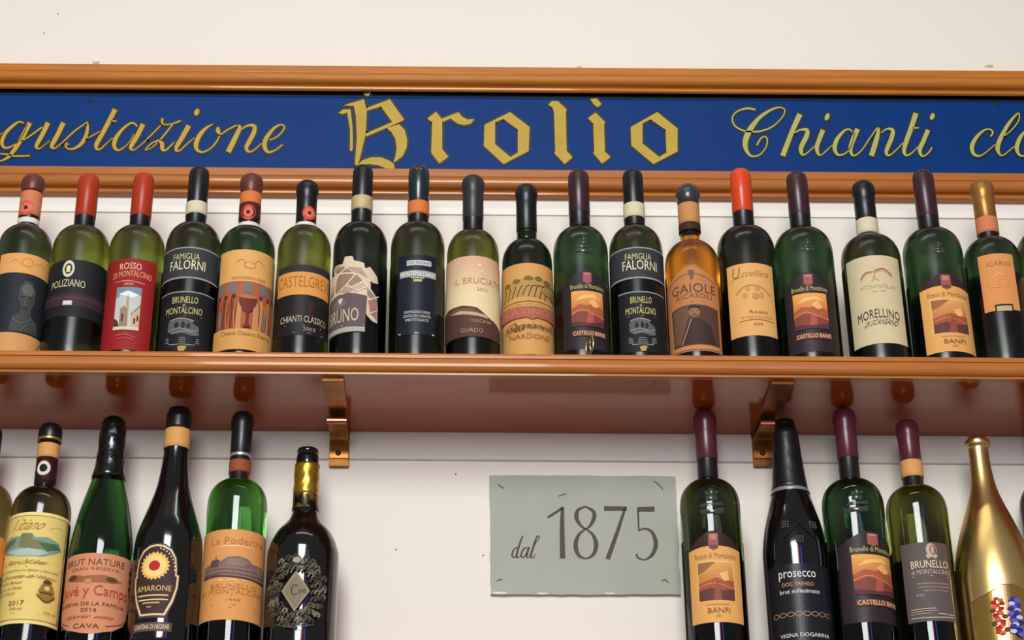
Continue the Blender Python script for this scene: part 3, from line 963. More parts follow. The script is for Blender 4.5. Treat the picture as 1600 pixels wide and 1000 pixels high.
ops += [('r', 0, 1, .80, 1, (206, 152, 84)), ('l', [(0, .80), (1, .80)], 1.0, (140, 84, 40)), ('t', 'Chianti Classico Riserva', .16, .86, .825, .865, (112, 66, 32)), ('l', [(.15, .89), (.85, .89)], .5, (150, 96, 50)), ('l', [(.15, .92), (.85, .92)], .5, (150, 96, 50)), ('l', [(.15, .95), (.85, .95)], .5, (150, 96, 50))]
b.label(341, 427, 390, 547, (220, 164, 94), ops)

b = Bottle(UP, 474, 430, 84, 482, 286, 354, 422, OLIVE, 'light olive green bottle with tan band over black label, left of the torn paper label')
b.capsule(CAP_BLACK, 350, 'dome')
b.seal(485, 332, 11, GALLO)
b.band(345, 352, WHITEP, .0013, 'paper_strip')
b.label(434, 512, 414, 523, (32, 28, 28), [('r', 0, 1, 0, .10, (44, 44, 46)), ('r', 0, 1, .10, .43, (216, 148, 74)), ('t', 'CASTELGREVE', .03, 1.0, .16, .32, (170, 104, 44)), ('p', [(.56, .52), (.66, .52), (.68, .6), (.64, .66), (.68, .74), (.54, .74), (.57, .62)], (62, 30, 32)),
    ('t', 'CHIANTI CLASSICO', .12, .92, .74, .83, (190, 176, 150), 0, .01), ('l', [(.2, .865), (.82, .865)], .7, (160, 150, 130)), ('t', '2003', .5, .7, .89, .94, (160, 150, 130)), ('l', [(.35, .965), (.85, .965)], .7, (160, 150, 130))], rough=.5)

b = Bottle(UP, 562, 430, 85, 566, 261, 348, 420, BLACKG, 'dark bottle with torn pale paper collage label and pale gold neck band')
b.capsule(CAP_BLACK, 344, 'smooth')
b.band(303, 324, mat('pale_gilt_band', (208, 192, 140), .5, rgb2=(160, 140, 90), scale=50), .0012)
c1, c2, c3, c4, gr = (222, 204, 172), (176, 150, 128), (150, 122, 104), (196, 170, 146), (236, 218, 186)
ol = [(.03, .30), (.06, .16), (.18, .20), (.13, .10), (.22, .07), (.38, .09), (.42, .00), (.55, .01), (.58, .07), (.74, .10), (.76, .17), (.84, .14), (.98, .25), (1.0, .33), (.90, .34), (.86, .32), (.86, .42), (.98, .52), (1.0, .62), (1.0, .84), (.90, .83), (.82, .78), (.78, .72), (.78, .99), (.05, 1), (.04, .66), (.01, .66), (.0, .54), (.06, .48)]
b.label(517, 590, 399, 520, (214, 194, 164), [
    ('p', [(.20, .15), (.40, .12), (.44, .16), (.30, .20)], c3), ('p', [(.16, .11), (.26, .08), (.36, .11), (.24, .15)], c2), ('p', [(.47, .15), (.70, .17), (.82, .30), (.62, .24)], c2), ('p', [(.30, .22), (.48, .17), (.60, .25), (.42, .40), (.26, .46), (.24, .40)], c3), ('p', [(.06, .22), (.24, .20), (.30, .24), (.18, .36), (.08, .44)], c1),
    ('p', [(.08, .42), (.2, .32), (.18, .44), (.08, .48)], (112, 84, 76)), ('p', [(.48, .36), (.62, .26), (.72, .33), (.55, .42)], c3), ('p', [(.30, .46), (.46, .40), (.60, .45), (.45, .50)], c2), ('p', [(.56, .43), (.72, .35), (.80, .42), (.62, .48)], c4), ('p', [(.80, .42), (.95, .52), (.86, .56), (.80, .5)], (140, 130, 116)), ('p', [(.82, .58), (.98, .54), (.98, .80), (.86, .74)], (160, 116, 104)),
    ('l', [(.30, .21), (.62, .25), (.85, .34)], 1.6, gr), ('l', [(.46, .16), (.30, .24), (.12, .47)], 1.6, gr), ('l', [(.62, .25), (.48, .37), (.28, .48)], 1.4, gr), ('l', [(.55, .42), (.75, .34)], 1.2, gr), ('l', [(.48, .37), (.58, .44)], 1.2, gr), ('l', [(.62, .48), (.8, .41)], 1.2, gr), ('l', [(.82, .58), (1, .5)], 1.4, gr), ('l', [(.84, .75), (.99, .68)], 1.0, gr), ('l', [(.05, .5), (.3, .48), (.5, .51)], 1.4, gr),
    ('p', [(.06, .56), (.24, .51), (.5, .49), (.80, .53), (.78, .99), (.05, 1)], (98, 82, 80)), ('p', [(.12, .6), (.4, .53), (.5, .62), (.3, .72)], (118, 102, 98)), ('p', [(.33, .55), (.42, .55), (.39, .62), (.36, .62)], (210, 200, 190)), ('t', 'BRUNO', .13, .68, .69, .86, (200, 184, 150)), ('r', .05, .78, .93, .99, (170, 166, 156)), ('l', [(.08, .905), (.76, .90)], 1.2, (200, 194, 176))], outline=ol)

b = Bottle(UP, 652, 430, 85, 654, 262, 348, 420, OLIVED, 'bottle with dark teal capsule, orange neck band and navy label with white lines')
b.capsule(CAP_BLACK, 344, 'smooth')
b.capsule(CAP_TEAL, 312, 'smooth', 'capsule_sleeve', .0010)
b.band(311, 331, ORANGEB, .0013)
WL = (196, 196, 190)
b.label(622, 680, 398, 522, (28, 32, 42), [('r', .24, .86, .07, .135, WL), ('t', 'DOC TOSCANO', .26, .84, .085, .12, (60, 62, 70)), ('r', .06, 1, .20, .285, (150, 150, 146)), ('t', 'MONTEPULCIANO', .08, .98, .215, .27, (236, 234, 226)), ('r', .36, .68, .29, .305, (190, 180, 130)), ('r', .42, .62, .315, .345, (190, 180, 130)),
    ('t', 'DENOMINAZIONE DI ORIGINE', .2, .84, .71, .745, WL), ('t', 'CONTROLLATA E GARANTITA', .18, .86, .76, .795, WL), ('t', 'IMBOTTIGLIATO', .24, .8, .81, .845, WL), ('l', [(.06, .985), (.96, .985)], 1.6, WL)], rough=.4)

b = Bottle(UP, 739, 430, 82, 738, 278, 360, 424, OLIVE, 'olive green bottle with pink to cream label with brown foot')
b.capsule(mat('charcoal_capsule', (44, 42, 42), .4, var=.3), 337, 'dome', 'capsule', .0008)
b.capsule(CAP_BLACK, 356, 'smooth', 'capsule_sleeve', .0002)
b.label(697.5, 779, 400, 526, (226, 196, 158), grad(0, 1, 0, .5, (212, 166, 136), (226, 204, 160), 10) + grad(0, 1, .5, .86, (226, 206, 160), (224, 208, 150), 4) + [
    ('t', 'IL BRUCIATO', .27, .98, .27, .35, (190, 138, 98), 0, .0), ('e', .62, .12, .02, .02, (236, 206, 180)), ('e', .64, .2, .012, .015, (236, 206, 180)), ('t', '2003', .58, .72, .40, .435, (200, 150, 110)),
    ('p', [(0, .66), (.15, .62), (.4, .62), (.58, .65), (.66, .70), (.76, .76), (.88, .80), (1, .86), (1, 1), (0, 1)], (84, 56, 46)), ('p', [(.1, .68), (.3, .64), (.52, .66), (.66, .72), (.4, .70)], (110, 84, 44)), ('p', [(.2, .70), (.36, .68), (.7, .73), (.74, .77), (.5, .74)], (190, 160, 128)), ('t', 'TOSCANA', .5, .78, .79, .83, (180, 140, 110)), ('l', [(.28, .865), (.9, .875)], .6, (170, 130, 104)), ('t', 'GUADO', .37, .66, .90, .95, (176, 140, 112)),
    ('l', [(.0, .66), (.15, .615), (.4, .615), (.58, .645), (.66, .695), (.76, .755), (.88, .795), (1, .855)], .9, (240, 226, 196))])

b = Bottle(UP, 824, 440, 79, 822, 292, 374, 432, BLACKG, 'shorter bottle with green glass neck and tan vineyard label')
b.capsule(CAP_BLACK, 356, 'dome')
b.band(357, 372, glass('neck_green', (70, 190, 80), .1), .0002, 'green_neck')
b.band(371, 377, mat('pale_wax_collar', (196, 190, 160), .6), .002, 'collar')
TN, BR = (206, 152, 88), (112, 76, 40)
ops = [('l', [(.02, .10), (.98, .10)], .8, (170, 116, 60)), ('l', [(.02, .13), (.98, .13)], .5, (170, 116, 60)), ('p', [(.06, .34), (.12, .26), (.3, .22), (.5, .18), (.7, .19), (.85, .24), (.95, .30), (.95, .44), (.7, .44), (.3, .42), (.06, .50)], (178, 140, 78))]
for i in range(9):
    x = .12 + i * .075
    ops.append(('l', [(x, .46 - .012 * (4 - abs(i - 4))), (x + .05, .34 - .008 * i), (x + .02 + .02 * i, .29)], 1.5, (92, 66, 34)))
for x, y, r in ((.2, .26, .05), (.34, .23, .05), (.5, .20, .06), (.63, .20, .05), (.76, .23, .06), (.88, .28, .05)):
    ops += [('e', x, y, r, .024, (128, 98, 50)), ('l', [(x - r, y - .008), (x, y - .028), (x + r, y - .004)], .8, (90, 62, 34))]
ops += [('e', .8, .34, .14, .06, (156, 124, 72)), ('e', .88, .38, .08, .05, (140, 106, 60)), ('l', [(0, .51), (.5, .49), (1, .51)], 1.4, (172, 118, 62)), ('l', [(0, .54), (.5, .52), (1, .54)], .8, (226, 176, 110)),
        ('p', [(0, .56), (1, .56), (1, .72), (.6, .70), (.54, .725), (.48, .70), (0, .72)], (166, 94, 72)), ('t', 'LATINO', .2, .78, .585, .67, (186, 118, 92)), ('t', 'Gaggianello', .12, .95, .76, .865, (96, 62, 36), .2), ('l', [(.15, .87), (.3, .85), (.35, .87)], .9, (96, 62, 36)), ('t', 'NARDONE', .24, .78, .905, .96, (150, 100, 60)), ('l', [(.2, .89), (.8, .89)], .5, (170, 116, 66))]
b.label(784, 865, 411, 534, TN, ops, outline=[(0, 0), (1, 0), (1, 1.15), (0, 1.15)])


def emblem(b, x, y, s=1.):
    """raised glass crest on the shoulder"""
    sc = .00088 * s
    a0 = b.ang(x, y)
    zc = b.zf(y, b.rad(b.zf(y, b.R)))
    bm = bmesh.new()
    for pl in ([(-16, -9), (16, -6), (12, -15), (-12, -16)], [(-13, 0), (13, 2), (15, -3), (-15, -5)], [(-7, 4), (7, 5), (7, 12), (-7, 11)], [(-3, 13), (4, 13), (4, 22), (-3, 22)], [(-9, 15), (-5, 15), (-5, 19), (-9, 19)], [(6, 15), (10, 15), (10, 19), (6, 19)]):
        top = [bm.verts.new(b.pt(a0 + u * sc / b.R, zc + v * sc, .0022)) for u, v in pl]
        cx, cy = sum(p[0] for p in pl) / len(pl), sum(p[1] for p in pl) / len(pl)
        bot = [bm.verts.new(b.pt(a0 + (cx + (u - cx) * 1.3) * sc / b.R, zc + (cy + (v - cy) * 1.4) * sc, -.0004)) for u, v in pl]
        bm.faces.new(top)
        for i in range(len(pl)):
            j = (i + 1) % len(pl)
            bm.faces.new((top[i], bot[i], bot[j], top[j]))
    bmesh.ops.recalc_face_normals(bm, faces=bm.faces[:])
    link('embossed_crest', bevel(bm, .0006, 2), EMB, b.root, True)


EMB = mat('raised_green_glass', (46, 66, 44), .12, coat=.8, spec=.8)
ARCH = [(0, .17), (.25, .06), (.38, .01), (.5, 0), (.62, .01), (.75, .06), (1, .17), (1, 1), (0, 1)]


def dark_castle(b, xl, xr, yt, yb, cut=1.):
    f = lambda y: y * cut
    ops = [('p', [(.42, f(.03)), (.58, f(.03)), (.58, f(.15)), (.5, f(.175)), (.42, f(.15))], (156, 88, 84)), ('r', .44, .56, f(.035), f(.06), (196, 120, 112)), ('t', 'Brunello di Montalcino', .18, .84, f(.185), f(.245), (190, 180, 110), 0, f(.008)),
           *grad(.19, .81, f(.27), f(.52), (226, 160, 82), (196, 118, 62), 6), ('p', [(.24, f(.40)), (.4, f(.33)), (.6, f(.31)), (.76, f(.37)), (.6, f(.355)), (.42, f(.37))], (238, 184, 108)), ('r', .19, .81, f(.50), f(.72), (176, 96, 58)), ('p', [(.19, f(.50)), (.34, f(.44)), (.5, f(.46)), (.62, f(.40)), (.81, f(.50)), (.81, f(.72)), (.19, f(.72))], (166, 88, 56)),
           ('p', [(.19, f(.58)), (.36, f(.53)), (.56, f(.55)), (.81, f(.62)), (.81, f(.72)), (.19, f(.72))], (128, 66, 56)), ('p', [(.45, f(.72)), (.5, f(.52)), (.56, f(.5)), (.6, f(.56)), (.58, f(.72))], (170, 84, 66)), ('p', [(.5, f(.42)), (.62, f(.36)), (.72, f(.46)), (.62, f(.48))], (232, 172, 100)),
           ('p', [(.19, f(.66)), (.5, f(.68)), (.81, f(.65)), (.81, f(.72)), (.19, f(.72))], (84, 48, 54)), ('l', [(.19, f(.56)), (.4, f(.51)), (.6, f(.56)), (.81, f(.6))], .8, (222, 150, 96)),
           ('r', .20, .84, f(.775), f(.845), (110, 56, 44)), ('t', 'CASTELLO BANFI', .22, .82, f(.785), f(.835), (236, 196, 150), 0, f(.004))]
    b.label(xl, xr, yt, yb, (46, 37, 39), ops, outline=[(x, y if y == 1 else y * cut) for x, y in ARCH], rough=.45)


def tan_castle(b, xl, xr, yt, yb):
    ops = [('p', [(0, .20), (.25, .175), (.5, .165), (.75, .175), (1, .20), (1, 1), (0, 1)], (222, 162, 90)), ('p', [(.40, .03), (.57, .03), (.57, .19), (.485, .225), (.40, .19)], (150, 88, 82)), ('r', .43, .54, .04, .10, (186, 120, 110)), ('r', .42, .55, .16, .20, (120, 60, 50)),
           ('t', 'Rosso di Montalcino', .14, .88, .25, .31, (150, 100, 48), 0, .005), ('r', .17, .83, .335, .78, (236, 186, 118)), *grad(.19, .81, .35, .60, (216, 156, 86), (190, 116, 62), 6), ('r', .19, .81, .58, .765, (170, 96, 58)), ('p', [(.19, .35), (.5, .35), (.3, .45), (.19, .47)], (150, 100, 60)), ('p', [(.55, .48), (.7, .44), (.72, .54), (.62, .56)], (232, 178, 104)),
           ('p', [(.19, .58), (.35, .55), (.5, .52), (.65, .56), (.81, .55), (.81, .765), (.19, .765)], (160, 84, 54)), ('p', [(.19, .66), (.4, .63), (.6, .66), (.81, .64), (.81, .765), (.19, .765)], (100, 56, 48)), ('p', [(.44, .765), (.5, .56), (.56, .56), (.58, .765)], (146, 74, 54)), ('l', [(.19, .62), (.45, .58), (.81, .64)], .7, (216, 150, 94)),
           ('t', 'BANFI', .33, .70, .845, .90, (140, 92, 44)), ('t', '2003', .46, .56, .92, .945, (160, 110, 60)), ('l', [(.3, .81), (.7, .81)], .5, (160, 110, 60))]
    b.label(xl, xr, yt, yb, (54, 36, 34), ops, outline=ARCH)


b = Bottle(UP, 908, 430, 86, 908, 269, 355, 426, GREEN, 'dark green bottle with maroon capsule and sunset label, behind the small metal ring')
b.capsule(CAP_BLACK, 350, 'smooth')
b.capsule(CAP_MAROON, 328, 'smooth', 'capsule_sleeve', .0010)
emblem(b, 912, 384, .7)
dark_castle(b, 880, 950, 422, 545)

b = Bottle(UP, 995, 430, 84, 991, 268, 354, 424, OLIVED, 'black capped bottle with two dark labels, left of the amber bottle')
b.capsule(CAP_BLACK, 349, 'smooth')
b.band(314, 336, CREAM, .0012)
two_label(b, 954, 1037, 968, 1038, *FAL, .0)

b = Bottle(UP, 1083, 450, 85, 1076, 291, 377, 442, AMBER, 'amber glass bottle with brown portrait label and grey wax top')
b.band(314, 346, paper((196, 138, 86)), .0012)
b.band(345, 357, paper((60, 40, 30)), .0014, 'dark_band')
b.capsule(WAX, 314, 'ball', 'wax_top')
b.band(377, 383, mat('pale_wax_collar', (196, 190, 160), .6), .002, 'collar')
GP, GD = (184, 122, 74), (104, 64, 40)
b.label(1044, 1124, 414, 548, GP, [('l', [(.08, .20), (.3, .13), (.5, .10), (.7, .13), (.92, .20)], 1.0, GD), ('p', [(.46, .06), (.56, .06), (.54, .16), (.5, .18)], (120, 82, 56)), ('t', 'GAIOLE', .17, .90, .23, .335, GD, 0, .012), ('t', 'RICASOLI', .25, .82, .345, .40, (130, 84, 52), 0, .012), ('l', [(.3, .43), (.7, .43)], .5, GD),
    ('p', [(.14, .50), (.3, .475), (.5, .465), (.7, .475), (.93, .50), (.93, .93), (.16, .93)], (84, 58, 46)), ('p', [(.18, .52), (.3, .49), (.48, .48), (.44, .60), (.36, .75), (.3, .9), (.18, .9)], (110, 78, 58)), ('p', [(.34, .92), (.4, .72), (.46, .63), (.6, .63), (.76, .70), (.86, .92)], (58, 42, 38)), ('e', .53, .555, .085, .06, (146, 104, 76)), ('p', [(.44, .54), (.45, .49), (.53, .475), (.61, .49), (.63, .545), (.57, .51), (.48, .51)], (52, 36, 32)), ('l', [(.47, .545), (.52, .54)], .8, (84, 58, 46)), ('l', [(.55, .54), (.60, .545)], .8, (84, 58, 46)), ('l', [(.535, .55), (.525, .575), (.545, .58)], .6, (110, 76, 56)), ('l', [(.49, .595), (.53, .59), (.58, .597)], 1.2, (74, 50, 42)),
    ('l', [(.48, .63), (.4, .78), (.32, .92)], 1.2, (178, 136, 100)), ('r', .12, .9, .94, .985, (190, 130, 84))],
    outline=[(0, .20), (.1, .15), (.3, .07), (.42, .02), (.5, 0), (.58, .02), (.7, .06), (.9, .14), (1, .20), (1, 1), (0, 1)])

b = Bottle(UP, 1168, 430, 90, 1158, 267, 354, 428, BLACKG, 'near black bottle with bright orange capsule and plain tan label')
b.capsule(CAP_BLACK, 350, 'smooth')
b.capsule(CAP_ORANGE, 327, 'smooth', 'capsule_sleeve', .0010)
UC = (150, 106, 56)
b.label(1139, 1210, 411, 524, (220, 166, 98), [('t', 'U', .12, .30, .05, .20, UC, .2), ('t', 'ccelliera', .30, .92, .10, .185, (180, 120, 66), .15), ('l', [(.08, .24), (.2, .2), (.34, .2)], .5, UC), ('l', [(.18, .42), (.34, .33), (.5, .31), (.7, .34), (.88, .44)], 2.0, (176, 134, 76)), ('e', .42, .36, .05, .03, (186, 144, 84)), ('e', .6, .36, .05, .03, (186, 144, 84)), ('e', .36, .45, .05, .04, (190, 148, 88)), ('e', .56, .46, .07, .045, (186, 140, 80)), ('e', .68, .44, .05, .04, (190, 148, 88)),
    ('t', 'Rosso', .42, .78, .655, .70, UC), ('t', 'DI MONTALCINO', .26, .86, .735, .765, (180, 130, 76)), ('l', [(.22, .80), (.55, .785), (.9, .80)], .8, UC), ('t', '2002', .48, .66, .83, .865, UC)])

b = Bottle(UP, 1258, 430, 92, 1245, 272, 357, 428, GREEN, 'dark green bottle with dark capsule and sunset label, right of the orange capsule bottle')
b.capsule(CAP_BLACK, 352, 'smooth')
b.capsule(CAP_MAROON, 332, 'smooth', 'capsule_sleeve', .0010)
emblem(b, 1262, 384, .55)
dark_castle(b, 1228, 1304, 425, 549)

b = Bottle(UP, 1363, 430, 92, 1348, 287, 368, 430, OLIVED, 'bottle with large cream white label and cream neck band near the right end')
b.capsule(CAP_BLACK, 360, 'dome', 'capsule', .0002)
b.capsule(CAP_BLACK, 338, 'dome', 'capsule_sleeve', .0008)
b.band(338, 361, CREAM, .0013)
PK, MB = (196, 148, 112), (74, 58, 40)
b.label(1328, 1410, 399, 536, (206, 190, 150), [('l', [(.28, .27), (.36, .21), (.47, .20)], 3.2, PK), ('l', [(.50, .20), (.66, .17), (.80, .24)], 3.2, PK), ('l', [(.28, .255), (.36, .195), (.48, .19)], 1.2, (90, 60, 44)), ('l', [(.5, .185), (.66, .155), (.80, .225)], 1.2, (90, 60, 44)), ('l', [(.50, .17), (.5, .24), (.46, .30)], 1.8, PK), ('l', [(.5, .22), (.52, .27), (.57, .29)], 1.6, PK),
    ('t', 'FATTORIA MANTELLASSI', .26, .84, .345, .385, (190, 166, 122), 0, .01), ('t', 'DAL 1960', .44, .66, .40, .42, (190, 166, 122)), ('t', 'MORELLINO', .16, .86, .645, .745, MB, 0, .03), ('t', 'DI SCANSANO', .26, .84, .75, .81, (110, 92, 64), .1, .02)])

b = Bottle(UP, 1461, 430, 92, 1445, 269, 358, 430, GREEN, 'dark green bottle with maroon capsule and tan label with landscape picture on upper shelf')
b.capsule(CAP_BLACK, 354, 'smooth')
b.capsule(CAP_MAROON, 334, 'smooth', 'capsule_sleeve', .0010)
emblem(b, 1467, 388, .5)
tan_castle(b, 1441, 1516, 426, 549)

b = Bottle(UP, 1553, 430, 88, 1533, 286, 372, 434, GREEN, 'bottle with gold capsule, salmon neck band and narrow orange label at right end')
b.capsule(CAP_BLACK, 368, 'dome', 'capsule', .0002)
b.capsule(CAP_GOLD, 338, 'dome', 'capsule_sleeve', .0010)
b.band(336, 360, SALMON, .0013)
b.label(1533, 1588, 396, 484, (214, 142, 80), [('t', 'ICARIO', .22, .90, .14, .22, (166, 106, 56)), ('l', [(.4, .40), (.5, .36), (.68, .38)], 1.6, (238, 176, 110)), ('l', [(.2, .5), (.8, .5)], .5, (176, 112, 60)), ('l', [(.2, .55), (.8, .55)], .5, (176, 112, 60)), ('l', [(.25, .6), (.75, .6)], .5, (176, 112, 60)), ('r', .30, .78, .90, 1.02, (30, 24, 20)), ('r', .34, .74, .93, 1.02, (190, 164, 120))])

b = Bottle(UP, 1640, 430, 90, 1617, 285, 358, 430, OLIVED, 'dark capped wine bottle cut off at the right end of upper shelf')
b.capsule(CAP_BROWN, 345, 'smooth')
b.label(1600, 1680, 420, 540, (206, 150, 90), [('l', [(.15, .12), (.85, .12)], .6, (150, 100, 54)), ('l', [(.15, .88), (.85, .88)], .6, (150, 100, 54))])

# ---- lower row ------------------------------------------------------------
b = Bottle(LOW, -37, 870, 94, -12, 668, 752, 830, BROWNG, 'bottle with orange label cut off at the left end of lower shelf')
b.capsule(CAP_BLACK, 735, 'smooth')
b.label(-78, 9, 832, 892, (206, 132, 62), [('l', [(.6, .3), (.95, .3)], 1.0, (120, 70, 30)), ('l', [(.6, .5), (.95, .5)], .8, (120, 70, 30))])

b = Bottle(LOW, 57, 870, 94, 80, 664, 760, 828, BROWNG, 'brown olive bottle with pale yellow landscape label and black seal on neck')
b.capsule(CAP_BLACK, 756, 'smooth', 'capsule', .0002)
b.band(712, 752, paper((44, 24, 22)), .0010, 'dark_band')
b.band(690, 712, TANC, .0014)
b.band(680, 684, mat('gold_line', (200, 160, 70), .35, metal=.8), .0034, 'gold_line')
b.capsule(CAP_BLACK, 690, 'dome', 'capsule_top', .0012)
b.seal(72, 731, 12, [(1, (150, 60, 60)), (.88, (226, 216, 204)), (.62, (226, 216, 204)), (.5, (24, 22, 22))])
YG, YL = (206, 178, 92), (134, 100, 40)
ops = [('r', .03, .97, .03, .035, (120, 90, 40)), ('r', .03, .97, .965, .97, (120, 90, 40)), ('r', .955, .97, .03, .97, (110, 84, 40)), ('r', .03, .94, .04, .96, (222, 196, 112)),
       ('t', 'Vitiano', .22, .72, .065, .165, (150, 108, 44), .3), ('l', [(.7, .15), (.82, .12), (.88, .14)], .6, (150, 108, 44)),
       ('p', [(.06, .30), (.12, .24), (.24, .21), (.38, .22), (.41, .19), (.52, .195), (.56, .23), (.7, .22), (.86, .26), (.9, .32), (.8, .36), (.66, .405), (.4, .405), (.15, .36)], (122, 148, 128)),
       ('p', [(.06, .30), (.18, .25), (.34, .235), (.3, .29), (.14, .33)], (92, 104, 84)), ('p', [(.38, .31), (.40, .20), (.52, .20), (.54, .25), (.7, .27), (.66, .33), (.5, .34)], (120, 116, 80)), ('p', [(.6, .28), (.82, .27), (.88, .31), (.7, .35)], (76, 102, 76)), ('p', [(.2, .34), (.5, .33), (.74, .36), (.62, .40), (.36, .40)], (160, 186, 170))]
for i in range(7):
    ops.append(('l', [(.34 + i * .05, .395), (.40 + i * .05, .345)], .8, (196, 204, 170)))
ops += [('t', 'Chianti Colli Senesi', .18, .78, .435, .475, YL, .2), ('l', [(.08, .50), (.92, .50)], .5, YL), ('t', 'Denominazione di Origine Controllata', .08, .92, .52, .545, YL, .1), ('t', 'e Garantita dal Vitiano', .1, .9, .57, .60, YL, .1),
        ('t', 'Umbria Rosso', .1, .5, .625, .65, YL, .1), ('t', 'Falesco di Siena', .1, .5, .675, .70, YL, .1), ('t', 'Monte Chianti', .1, .42, .72, .745, YL, .1), ('t', '2017', .34, .52, .80, .84, (110, 84, 36)), ('t', '750 ml', .36, .5, .86, .885, YL), ('t', '13% vol', .74, .9, .88, .905, YL), ('l', [(.1, .91), (.7, .91)], .3, YL),
        ('e', .75, .72, .10, .07, (176, 140, 66)), ('e', .75, .72, .085, .058, (222, 196, 112)), ('p', [(.66, .70), (.7, .63), (.75, .60), (.8, .63), (.85, .70), (.82, .77), (.75, .79), (.68, .77)], (150, 112, 50)), ('e', .75, .625, .05, .02, (84, 62, 30)), ('r', .68, .82, .715, .73, (84, 62, 30)), ('l', [(.64, .74), (.75, .80), (.86, .74)], 1.4, (94, 68, 30)), ('e', .75, .68, .03, .02, (222, 196, 112))]
b.label(3, 99, 800, 974, (232, 210, 132), ops)

b = Bottle(LOW, 155, 900, 102, 178, 653, 760, 760, glass('champagne_green', (52, 104, 52), .06), 'green sparkling wine bottle with crinkled black foil and salmon shield label', shape=[(655, 30), (659, 34), (664, 34), (666, 32), (677, 38), (715, 40), (749, 50), (791, 74), (829, 90), (863, 99), (900, 102), (970, 102)], name='sparkling_wine_bottle')
b.shape_follow = True


def foil_sleeve(b, y0, y1, m, dr=.0012, amp=.0007, name='foil_sleeve', jag=0):
    z1, z0 = b.zf(y0, b.rn), b.zf(y1, b.rn)
    bm = bmesh.new()
    rnd = [random.uniform(-1, 1) for _ in range(40)]
    n = 14
    pr = [(b.rad(z0 + (z1 - z0) * k / n) + dr, z0 + (z1 - z0) * k / n) for k in range(n + 1)]
    pr = [(pr[0][0] - .001, pr[0][1])] + pr + [(pr[-1][0] * .8, pr[-1][1] + .0005)]
    lathe(bm, [(r, z + b.z0) for r, z in pr], b.X, b.Y, 40, (lambda a, z: amp * (math.sin(a * 5 + z * 260) * .6 + math.sin(a * 9 - z * 410) * .5)) if amp else None)
    bmesh.ops.recalc_face_normals(bm, faces=bm.faces[:])
    return link(name, bm, m, b.root, True)


foil_sleeve(b, 656, 745, FOIL)
JB, JR = (96, 60, 40), (176, 66, 52)
SHIELD = [(0, 0), (1, 0), (1, .55), (.97, .70), (.88, .84), (.74, .94), (.58, .99), (.5, 1), (.42, .99), (.26, .94), (.12, .84), (.03, .70), (0, .55)]
ops = [('l', [(.04, .045), (.96, .045)], .6, (170, 100, 70)), ('t', 'BRUT NATURE', .16, .82, .07, .15, JB), ('t', 'GRAN RESERVA', .24, .76, .175, .215, (140, 90, 60)), ('p', [(.18, .30), (.26, .25), (.4, .29), (.6, .27), (.72, .29), (.8, .33), (.7, .36), (.5, .37), (.3, .35)], (150, 96, 62)), ('e', .27, .30, .06, .035, (90, 60, 40)), ('e', .68, .32, .06, .03, (90, 60, 40)), ('e', .45, .35, .04, .03, (196, 128, 90)),
       ('t', 'Juvé y Camps', .13, .89, .40, .57, JR), ('t', 'RESERVA DE LA FAMILIA', .1, .86, .61, .655, JB), ('t', '2016', .40, .56, .685, .73, JB), ('t', 'Sabores  extra', .2, .78, .765, .81, (140, 90, 64), .15), ('t', 'CAVA', .34, .60, .875, .935, JB), ('l', [(.06, .72), (.16, .83), (.28, .89)], .8, JB), ('l', [(.94, .72), (.84, .83), (.66, .90)], .8, JB)]
for i in range(7):
    ops += [('e', .94 - .01 * (i % 2), .12 + i * .05, .04, .03, (70, 46, 34) if i % 2 else (120, 78, 52)), ('e', .05 + .01 * (i % 2), .12 + i * .04, .025, .02, (110, 70, 48))]
b.label(97, 203, 864, 990, (206, 136, 98), ops, outline=SHIELD)

b = Bottle(LOW, 260, 900, 108, 279, 638, 745, 745, BLACKB, 'black slope shouldered bottle with sunflower label and tan neck band', Y=2.203, shape=[(640, 30), (644, 36), (667, 37), (715, 39), (752, 48), (772, 57), (791, 69), (810, 82), (829, 95), (848, 104), (886, 108), (970, 108)])
b.shape_follow = True
b.band(643, 667, CAP_BLACK, .0012, 'capsule')
b.band(667, 697, TANC, .0012)
ops = [('p', [(.055, .36), (.09, .2), (.2, .09), (.35, .035), (.5, .02), (.65, .035), (.8, .09), (.9, .2), (.93, .36), (.93, .42), (.98, .43), (.97, .6), (.9, .78), (.76, .97), (.24, .97), (.1, .78), (.03, .6), (.02, .43), (.055, .42)], (222, 196, 150)),
       ('p', [(.09, .36), (.12, .21), (.23, .11), (.37, .06), (.5, .045), (.63, .06), (.77, .11), (.87, .21), (.90, .36), (.90, .44), (.94, .45), (.93, .6), (.86, .76), (.73, .945), (.27, .945), (.14, .76), (.07, .6), (.06, .45), (.09, .44)], (62, 44, 40))]
pet = []
for i in range(44):
    a = 2 * math.pi * i / 44
    rr = 1 if i % 2 == 0 else .84
    pet.append((.48 + .315 * rr * math.cos(a), .31 + .195 * rr * math.sin(a)))
ops += [('p', pet, (232, 184, 96)), ('e', .48, .31, .23, .145, (240, 204, 124)), ('e', .48, .31, .115, .07, (178, 44, 36)), ('t', 'AMARONE', .13, .85, .575, .65, (226, 186, 120)), ('r', .16, .8, .695, .715, (216, 180, 130)), ('r', .18, .8, .755, .77, (236, 214, 176)), ('r', .28, .64, .795, .815, (206, 160, 90)), ('r', .38, .48, .85, .865, (190, 160, 120))]
for i in range(9):
    a = math.radians(-75 + i * 9.5)
    ops.append(('e', .48 + .40 * math.cos(a), .36 + .29 * math.sin(a), .014, .010, (232, 214, 184)))
b.label(211, 280, 848, 965, (72, 54, 50), ops, back=False, outline=[(.04, .36), (.07, .2), (.18, .08), (.34, .015), (.5, 0), (.66, .015), (.82, .08), (.92, .2), (.95, .36), (.95, .41), (1, .42), (.99, .6), (.92, .79), (.78, 1), (.22, 1), (.08, .79), (.01, .6), (0, .42), (.04, .41)])
